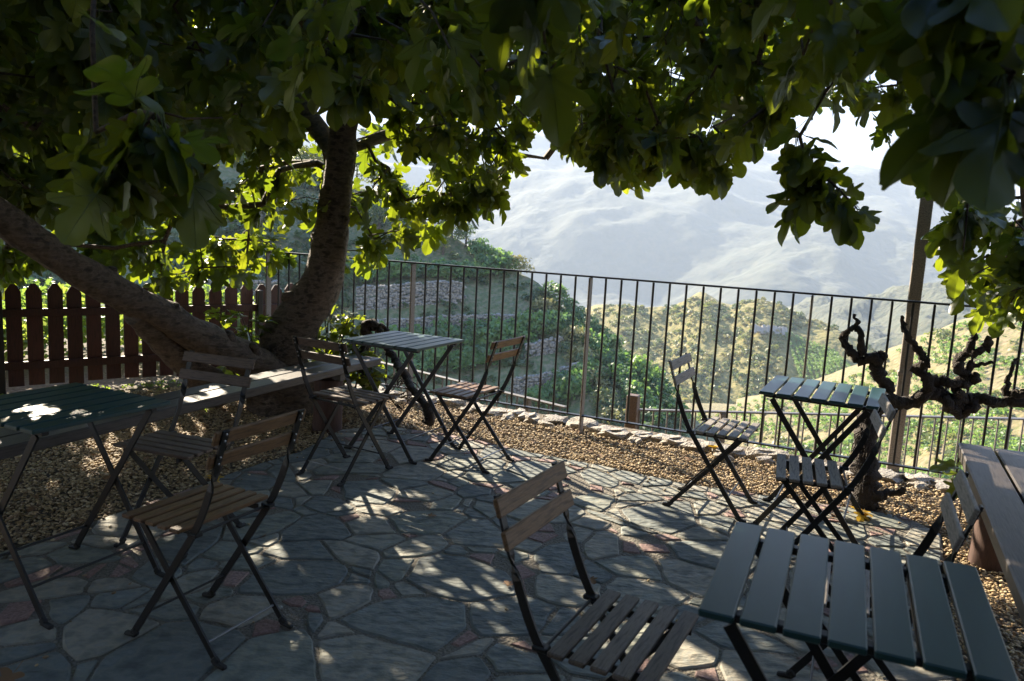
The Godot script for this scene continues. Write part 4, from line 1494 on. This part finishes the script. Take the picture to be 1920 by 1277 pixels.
func fill_crown(tree: Node3D, all: Array, sd: int, singles: int) -> void:
	# the leaves that show largest stand alone; the others make up the foliage
	var ranked := []
	for k in all.size():
		var p: Vector3 = all[k][0].origin
		var s := to_px(p)
		var show: float = all[k][1] / s.z if s.z > 0.4 and s.x > -40 and s.x < 1960 and s.y > -40 else 0.0
		ranked.append([show, k])
	ranked.sort_custom(func(a, b): return a[0] > b[0])
	var r := RandomNumberGenerator.new()
	r.seed = sd
	var sets := []
	for k in leaf_meshes.size(): sets.append([])
	for j in ranked.size():
		var k: int = ranked[j][1]
		var which := r.randi() % leaf_meshes.size()
		if j < singles and ranked[j][0] > 0.0:
			var o := part(tree, "leaf", leaf_meshes[which])
			o.transform = all[k][0]
		else:
			sets[which].append(all[k][0])
	var holder := Node3D.new()
	holder.name = "crown"
	holder.set_meta("kind", "stuff")
	tree.add_child(holder)
	for k in sets.size():
		if sets[k].size(): many(holder, "foliage", leaf_meshes[k], sets[k])

func make_fig_trees() -> void:
	var veins := leaf_mat(lin(0.075, 0.10, 0.035), lin(0.20, 0.24, 0.04))
	var blades := [leaf_mat(lin(0.020, 0.038, 0.012), lin(0.225, 0.285, 0.012), 0.42), leaf_mat(lin(0.023, 0.042, 0.012), lin(0.25, 0.305, 0.014), 0.45), leaf_mat(lin(0.017, 0.034, 0.013), lin(0.18, 0.25, 0.012), 0.38), leaf_mat(lin(0.030, 0.049, 0.014), lin(0.29, 0.33, 0.014), 0.5)]
	var k := 0
	for e in [[0.9, 0], [0.3, 1], [1.0, 2], [0.6, 0], [0.15, 2], [1.2, 3], [0.75, 1]]:
		leaf_meshes.append(leaf_shape(300 + k, e[0], blades[e[1]], veins))
		k += 1

	var P := func(px: float, py: float, d: float) -> Vector3: return at_px(px, py, d)
	var tree := thing("fig_tree", "spreading fig tree with a leaning grey trunk and a low limb over the fence", "fig tree")
	var fork := Vector3(-1.22, 2.55, -5.55)
	var limbs := [
		[[Vector3(-1.66, -0.1, -5.72), P.call(528, 715, 5.95), P.call(532, 655, 5.95), P.call(566, 590, 5.95), P.call(606, 515, 5.92), P.call(622, 430, 5.9), P.call(635, 330, 5.85), P.call(648, 225, 5.8), P.call(658, 120, 5.7)], [0.30, 0.225, 0.185, 0.172, 0.145, 0.125, 0.108, 0.098, 0.095], [[20, Vector3(-1, 0.3, 0.8), 0.05], [31, Vector3(1, 0.1, 0.7), 0.035]]],
		[[P.call(545, 735, 5.85), P.call(490, 690, 5.75), P.call(440, 662, 5.65), P.call(360, 622, 5.5), P.call(280, 578, 5.35), P.call(200, 538, 5.2), P.call(120, 488, 5.05), P.call(50, 440, 4.9), P.call(-10, 398, 4.8), P.call(-110, 320, 4.6), P.call(-230, 220, 4.4)], [0.17, 0.124, 0.109, 0.104, 0.10, 0.096, 0.091, 0.086, 0.08, 0.07, 0.05], [[8, Vector3(0.3, 1, 0.6), 0.05], [13, Vector3(0.2, 1, 0.5), 0.045], [20, Vector3(0, 1, 0.7), 0.055], [25, Vector3(0.2, 0.8, 0.9), 0.04], [29, Vector3(0, 1, 0.3), 0.05]]],
		[[P.call(255, 585, 5.38), P.call(310, 640, 5.55), P.call(360, 690, 5.7), P.call(420, 740, 5.85)], [0.085, 0.095, 0.10, 0.12]],
		[[P.call(655, 150, 5.72), Vector3(-1.5, 2.85, -4.7), Vector3(-1.85, 2.95, -3.4), Vector3(-1.7, 2.8, -1.9), Vector3(-1.3, 2.7, -0.3)], [0.10, 0.08, 0.065, 0.045, 0.02]],
		[[P.call(655, 140, 5.72), Vector3(-0.4, 2.75, -5.0), Vector3(0.6, 2.72, -4.4), Vector3(1.5, 2.6, -3.8), Vector3(2.4, 2.5, -3.4)], [0.09, 0.07, 0.055, 0.04, 0.018]],
		[[P.call(658, 125, 5.7), Vector3(-0.7, 2.95, -4.3), Vector3(-0.15, 2.85, -2.7), Vector3(0.4, 2.75, -1.0), Vector3(0.8, 2.7, 0.6)], [0.085, 0.07, 0.055, 0.035, 0.015]],
		[[P.call(640, 300, 5.83), Vector3(-2.0, 2.45, -6.3), Vector3(-3.1, 2.5, -6.9), Vector3(-4.3, 2.3, -7.3), Vector3(-5.2, 2.2, -7.2)], [0.075, 0.06, 0.045, 0.03, 0.015]],
		[[P.call(650, 210, 5.78), Vector3(-1.6, 2.8, -6.4), Vector3(-2.3, 2.9, -7.0), Vector3(-3.0, 2.8, -7.6)], [0.06, 0.05, 0.035, 0.015]],
		[[P.call(642, 280, 5.82), Vector3(-0.75, 2.15, -6.2), Vector3(-0.3, 2.05, -6.5), Vector3(0.2, 2.0, -6.6)], [0.05, 0.035, 0.022, 0.012]]]
	# where twigs end: spread through the crown, hanging low only where the photograph shows it
	var tips := []
	var tries := 0
	while tips.size() < 1800 and tries < 120000:
		tries += 1
		var p := Vector3(rng.randf_range(-5.6, 2.3), 0, rng.randf_range(-8.8, 1.6))
		# an uneven dome: higher in the middle
		var e := Vector2((p.x + 1.6) / 4.4, (p.z + 3.6) / 5.3).length()
		if e > 1.0: continue
		if p.z < -6.8 - maxf(0.0, -3.0 - p.x) * 0.5: continue
		var top := 3.75 - 1.15 * e * e
		p.y = top - absf(rng.randfn()) * 0.75
		if p.y < 0.95 or not crown_ok(p): continue
		if p.distance_to(EYE) < 1.25: continue
		if fnoise_at(p.x * 2.2, p.z * 2.2 + p.y * 2.0) < -0.22: continue
		tips.append(p)
	# the upper storeys of the crown, above the picture
	tries = 0
	var high := 0
	while high < 1050 and tries < 40000:
		tries += 1
		var p := Vector3(rng.randf_range(-6.0, 2.6), 0, rng.randf_range(-8.6, 1.8))
		var e := Vector2((p.x + 1.8) / 4.4, (p.z + 3.8) / 5.0).length()
		if e > 1.0 or p.z < -7.0 - maxf(0.0, -3.0 - p.x) * 0.5: continue
		p.y = rng.randf_range(3.1, 5.2 - 1.7 * e * e)
		if not crown_ok(p): continue
		if fnoise_at(p.x * 1.6 + 70.0, p.z * 1.6 + p.y * 2.0) < -0.3: continue
		high += 1
		tips.append(p)
	# hanging curtain of sunlit growth on the far left and either side of the trunk
	for q in 330:
		var px := rng.randf_range(-420, 985)
		if rng.randf() < (0.42 if px < 560.0 else 0.3): continue
		var low := curve_y(LOW_FAR, px)
		var py := low - absf(rng.randfn()) * 120.0
		var p := at_px(px, py, rng.randf_range(6.5, 7.4) if px < 560.0 else rng.randf_range(5.3, 6.3))
		var sp := to_px(p)
		if p.y > 0.75 and not (sp.x > 555 and sp.x < 690 and sp.y > 170 and sp.z < 5.75): tips.append(p)
	# the thick inner crown above the trunk
	for q in 430:
		var p := at_px(rng.randf_range(-300, 1150), rng.randf_range(-80, 250), rng.randf_range(3.6, 6.6))
		if crown_ok(p): tips.append(p)
	# growth beyond the picture on the open side, added to shade the terrace
	for q in 320: tips.append(Vector3(rng.randf_range(-7.2, -4.2), rng.randf_range(1.6, 3.9), rng.randf_range(-6.2, 1.6)))
	for q in 170: tips.append(Vector3(rng.randf_range(-4.0, -1.4), rng.randf_range(2.55, 3.7), rng.randf_range(-5.6, -2.6)))  # unseen leaves added to keep the sun off the near spray
	# a spray hanging close by, against the light
	for q in 6: tips.append(at_px(rng.randf_range(170, 390), rng.randf_range(215, 330), rng.randf_range(2.0, 2.4)))
	# the middle layer between the trunk and the sunlit curtain
	for q in 125: tips.append(at_px(rng.randf_range(-150, 545), rng.randf_range(170, 390), rng.randf_range(5.6, 6.6)))
	# fringe over the view
	for q in 70:
		var px := rng.randf_range(1060, 1500)
		var p := at_px(px, curve_y(LOW_FAR, px) - absf(rng.randfn()) * 60.0, rng.randf_range(4.2, 5.7))
		tips.append(p)
	for q in [[1500, 255], [1506, 300], [1512, 335], [1508, 372], [1545, 330], [1580, 352], [1606, 385]]: tips.append(at_px(q[0], q[1], 3.58))
	var got := grow(tree, limbs, tips, 400)
	fill_crown(tree, leaves_on(got[0], got[1], 7.6), 1, 190)

	var second := thing("fig_tree", "fig tree at the terrace side whose dark leaves hang around the tall post", "fig tree")
	var limbs2 := [
		[[Vector3(3.0, -0.1, -3.5), Vector3(2.75, 0.6, -3.45), Vector3(2.42, 1.2, -3.35), Vector3(2.13, 1.62, -3.22), Vector3(1.98, 2.0, -3.05), Vector3(1.9, 2.5, -2.8)], [0.15, 0.11, 0.095, 0.08, 0.075, 0.07]],
		[[Vector3(1.9, 2.45, -2.8), Vector3(1.5, 2.6, -2.0), Vector3(1.1, 2.55, -1.1), Vector3(0.9, 2.5, -0.2)], [0.06, 0.045, 0.03, 0.015]],
		[[Vector3(1.95, 2.2, -2.9), Vector3(2.6, 2.3, -4.0), Vector3(2.9, 2.2, -4.9), Vector3(3.2, 2.1, -5.6)], [0.055, 0.04, 0.03, 0.015]]]
	tips = []
	for q in 170: tips.append(Vector3(rng.randf_range(1.0, 5.0), rng.randf_range(3.0, 4.3), rng.randf_range(-4.5, 1.2)))
	tries = 0
	while tips.size() < 620 and tries < 40000:
		tries += 1
		var p := Vector3(rng.randf_range(0.6, 4.6), 0, rng.randf_range(-5.6, 1.2))
		p.y = 3.3 - absf(rng.randfn()) * 0.7
		if p.y < 1.2 or not crown_ok(p) or p.distance_to(EYE) < 1.7: continue
		if fnoise_at(p.x * 2.2, p.z * 2.2 + p.y * 2.0) < -0.2: continue
		tips.append(p)
	for q in 62:
		var px := rng.randf_range(1768, 2080)
		var p := at_px(px, rng.randf_range(350, curve_y(LOW_FAR, px)), rng.randf_range(4.5, 5.5))
		tips.append(p)
	for q in 6:
		tips.append(at_px(rng.randf_range(1740, 1930), rng.randf_range(-140, 170), rng.randf_range(1.2, 1.8)))
	got = grow(second, limbs2, tips, 500)
	fill_crown(second, leaves_on(got[0], got[1], 7.6), 2, 110)

# ------------------------------------------------------------------ small plants, fallen leaves
func make_small_plants() -> void:
	# fig suckers at the foot of the trunk
	for e in [[470, 690, 6.1, 0.75, 16], [640, 700, 6.05, 0.7, 20], [665, 735, 5.9, 0.5, 12], [600, 690, 6.2, 0.8, 12]]:
		var p := at_px(e[0], e[1], e[2])
		p.y = 0.0
		var t := thing("fig_sucker", "young fig shoot with fresh leaves at the foot of the trunk", "shoot", "fig shoots at the trunk foot", p)
		var g := Geo.new()
		var list := []
		for s in 3:
			var q := [Vector3.ZERO]
			for j in 4: q.append(q[-1] + Vector3(rng.randf_range(-0.09, 0.09), e[3] * 0.25, rng.randf_range(-0.09, 0.09)))
			g.tube(smooth(q, 3), smoothf([0.009, 0.008, 0.006, 0.005, 0.003], 3), 5)
			for j in int(e[4]):
				var at: Vector3 = q[1].lerp(q[4], rng.randf())
				var side := Vector3(rng.randf_range(-1, 1), 0, rng.randf_range(-1, 1)).normalized()
				var axis := (side + Vector3.DOWN * rng.randf_range(-0.2, 0.7)).normalized()
				var face := (Vector3.UP + sun_dir * 0.5 + rv(0.4)).normalized()
				var zx := axis.cross(face).normalized()
				face = zx.cross(axis)
				var size := rng.randf_range(0.09, 0.16)
				list.append(Transform3D(Basis(zx, face, -axis).scaled(Vector3.ONE * size), at + axis * size * 0.42))
		part(t, "stem", g.mesh(M.twig))
		for x in list:
			var o := part(t, "leaf", leaf_meshes[rng.randi() % leaf_meshes.size()])
			o.transform = x
	# sunlit growth behind the fence
	var fresh := [leaf_mat(lin(0.07, 0.13, 0.03), lin(0.40, 0.55, 0.07)), leaf_mat(lin(0.09, 0.14, 0.035), lin(0.44, 0.55, 0.08)), leaf_mat(lin(0.05, 0.10, 0.03), lin(0.28, 0.42, 0.06))]
	var bushes := []
	for k in 3: bushes.append(bush_mesh(700 + k, 700, 0.085, 0.9, fresh[k]))
	for k in 26:
		var p := FENCE0 + FENCE_DIR * (0.1 + k * 0.2) + Vector3(-0.62, 0, -0.785) * rng.randf_range(0.5, 2.2)
		var o := part(self, "garden_shrub", bushes[k % 3])
		o.transform = stand(Vector3(p.x, -0.02, p.z), rng.randf_range(0.34, 0.5), 0.95)
		tag(o, "leafy bright green shrub growing close behind the red picket fence", "shrub", "shrubs behind the picket fence")
	# low weeds in the earth before the fence
	var blades := bush_mesh(720, 40, 0.2, 0.5, fresh[0])
	var xf := []
	for k in 130:
		var p := FENCE0 + FENCE_DIR * rng.randf_range(0.2, 4.0) + Vector3(0.62, 0, 0.785) * rng.randf_range(0.02, 0.6)
		if rng.randf() < 0.2: p = FENCE0 + FENCE_DIR * rng.randf_range(0.2, 3.0) + Vector3(0.62, 0, 0.785) * rng.randf_range(0.6, 1.2)
		xf.append(stand(Vector3(p.x, -0.025, p.z), rng.randf_range(0.02, 0.055), 1.0))
	var weeds := many(self, "weeds", blades, xf)
	tag(weeds, "small green weeds in the earth before the picket fence", "weeds")
	# fallen leaves
	var gold := leaf_mat(lin(0.55, 0.33, 0.03), lin(0.4, 0.25, 0.02))
	var brown := mat(lin(0.20, 0.11, 0.05), 0.8)
	var fallen := [leaf_shape(801, 0.6, gold, gold), leaf_shape(802, 0.9, brown, brown)]
	for e in [[1605, 955, 0, 0.10], [1618, 962, 0, 0.08], [402, 893, 0, 0.09], [392, 897, 0, 0.06], [25, 1262, 1, 0.10], [1345, 838, 0, 0.09], [1590, 962, 1, 0.09], [1560, 968, 1, 0.06]]:
		var d: Vector3 = fwd + right * (e[0] - 960.0) / FOCAL - up * (e[1] - 638.5) / FOCAL
		var p: Vector3 = EYE + d * (-(EYE.y - 0.03) / d.y)
		var o := part(self, "fallen_leaf", fallen[e[2]])
		o.transform = Transform3D(Basis.from_euler(Vector3(rng.randf_range(-0.3, 0.3), rng.randf() * TAU, rng.randf_range(-0.3, 0.3))).scaled(Vector3.ONE * e[3]), p)
		tag(o, ["yellow fallen fig leaf lying at the edge of the gravel", "dry brown fallen leaf lying at the edge of the paving"][e[2]], "leaf", ["yellow fallen leaves", "brown fallen leaves"][e[2]])
	# dry leaf litter caught in the gravel
	xf = []
	var pave_area := poly2(PAVING)
	for k in 420:
		var q := Vector2(rng.randf_range(-3.4, 3.2), rng.randf_range(-6.4, -1.6))
		if (Vector3(q.x, 0, q.y) - RAIL0).dot(RAIL_OUT) > 0.1: continue
		if Geometry2D.is_point_in_polygon(q, pave_area) and rng.randf() < 0.93: continue
		xf.append(Transform3D(Basis.from_euler(Vector3(rng.randf_range(-0.5, 0.5), rng.randf() * TAU, rng.randf_range(-0.5, 0.5))).scaled(Vector3.ONE * rng.randf_range(0.02, 0.055)), Vector3(q.x, 0.012, q.y)))
	var litter := many(self, "leaf_litter", fallen[1], xf)
	tag(litter, "scraps of dry brown leaf litter caught in the gravel", "leaf litter")
	# broad leaves of a low plant by the end of the plank bench
	var p0 := at_px(1790, 900, 4.55)
	var base := Vector3(p0.x + 0.05, 0, p0.z)
	var t2 := thing("seedling", "young plant with broad fresh green leaves at the end of the plank bench", "plant", "", base)
	var sg := Geo.new()
	sg.tube(PackedVector3Array([Vector3(0, -0.02, 0), Vector3(0.01, 0.2, 0), Vector3(-0.02, 0.42, 0.02)]), PackedFloat32Array([0.006, 0.005, 0.003]), 5)
	part(t2, "stem", sg.mesh(M.twig))
	for k in 7:
		var side := Vector3(cos(k * 2.4), 0, sin(k * 2.4))
		var axis := (side + Vector3.DOWN * 0.25).normalized()
		var zx := axis.cross((Vector3.UP + rv(0.3)).normalized()).normalized()
		var size := rng.randf_range(0.09, 0.15)
		var o := part(t2, "leaf", leaf_meshes[k % leaf_meshes.size()])
		o.transform = Transform3D(Basis(zx, zx.cross(axis), -axis).scaled(Vector3.ONE * size), Vector3(-0.01, 0.22 + k * 0.03, 0.01) + axis * size * 0.42)
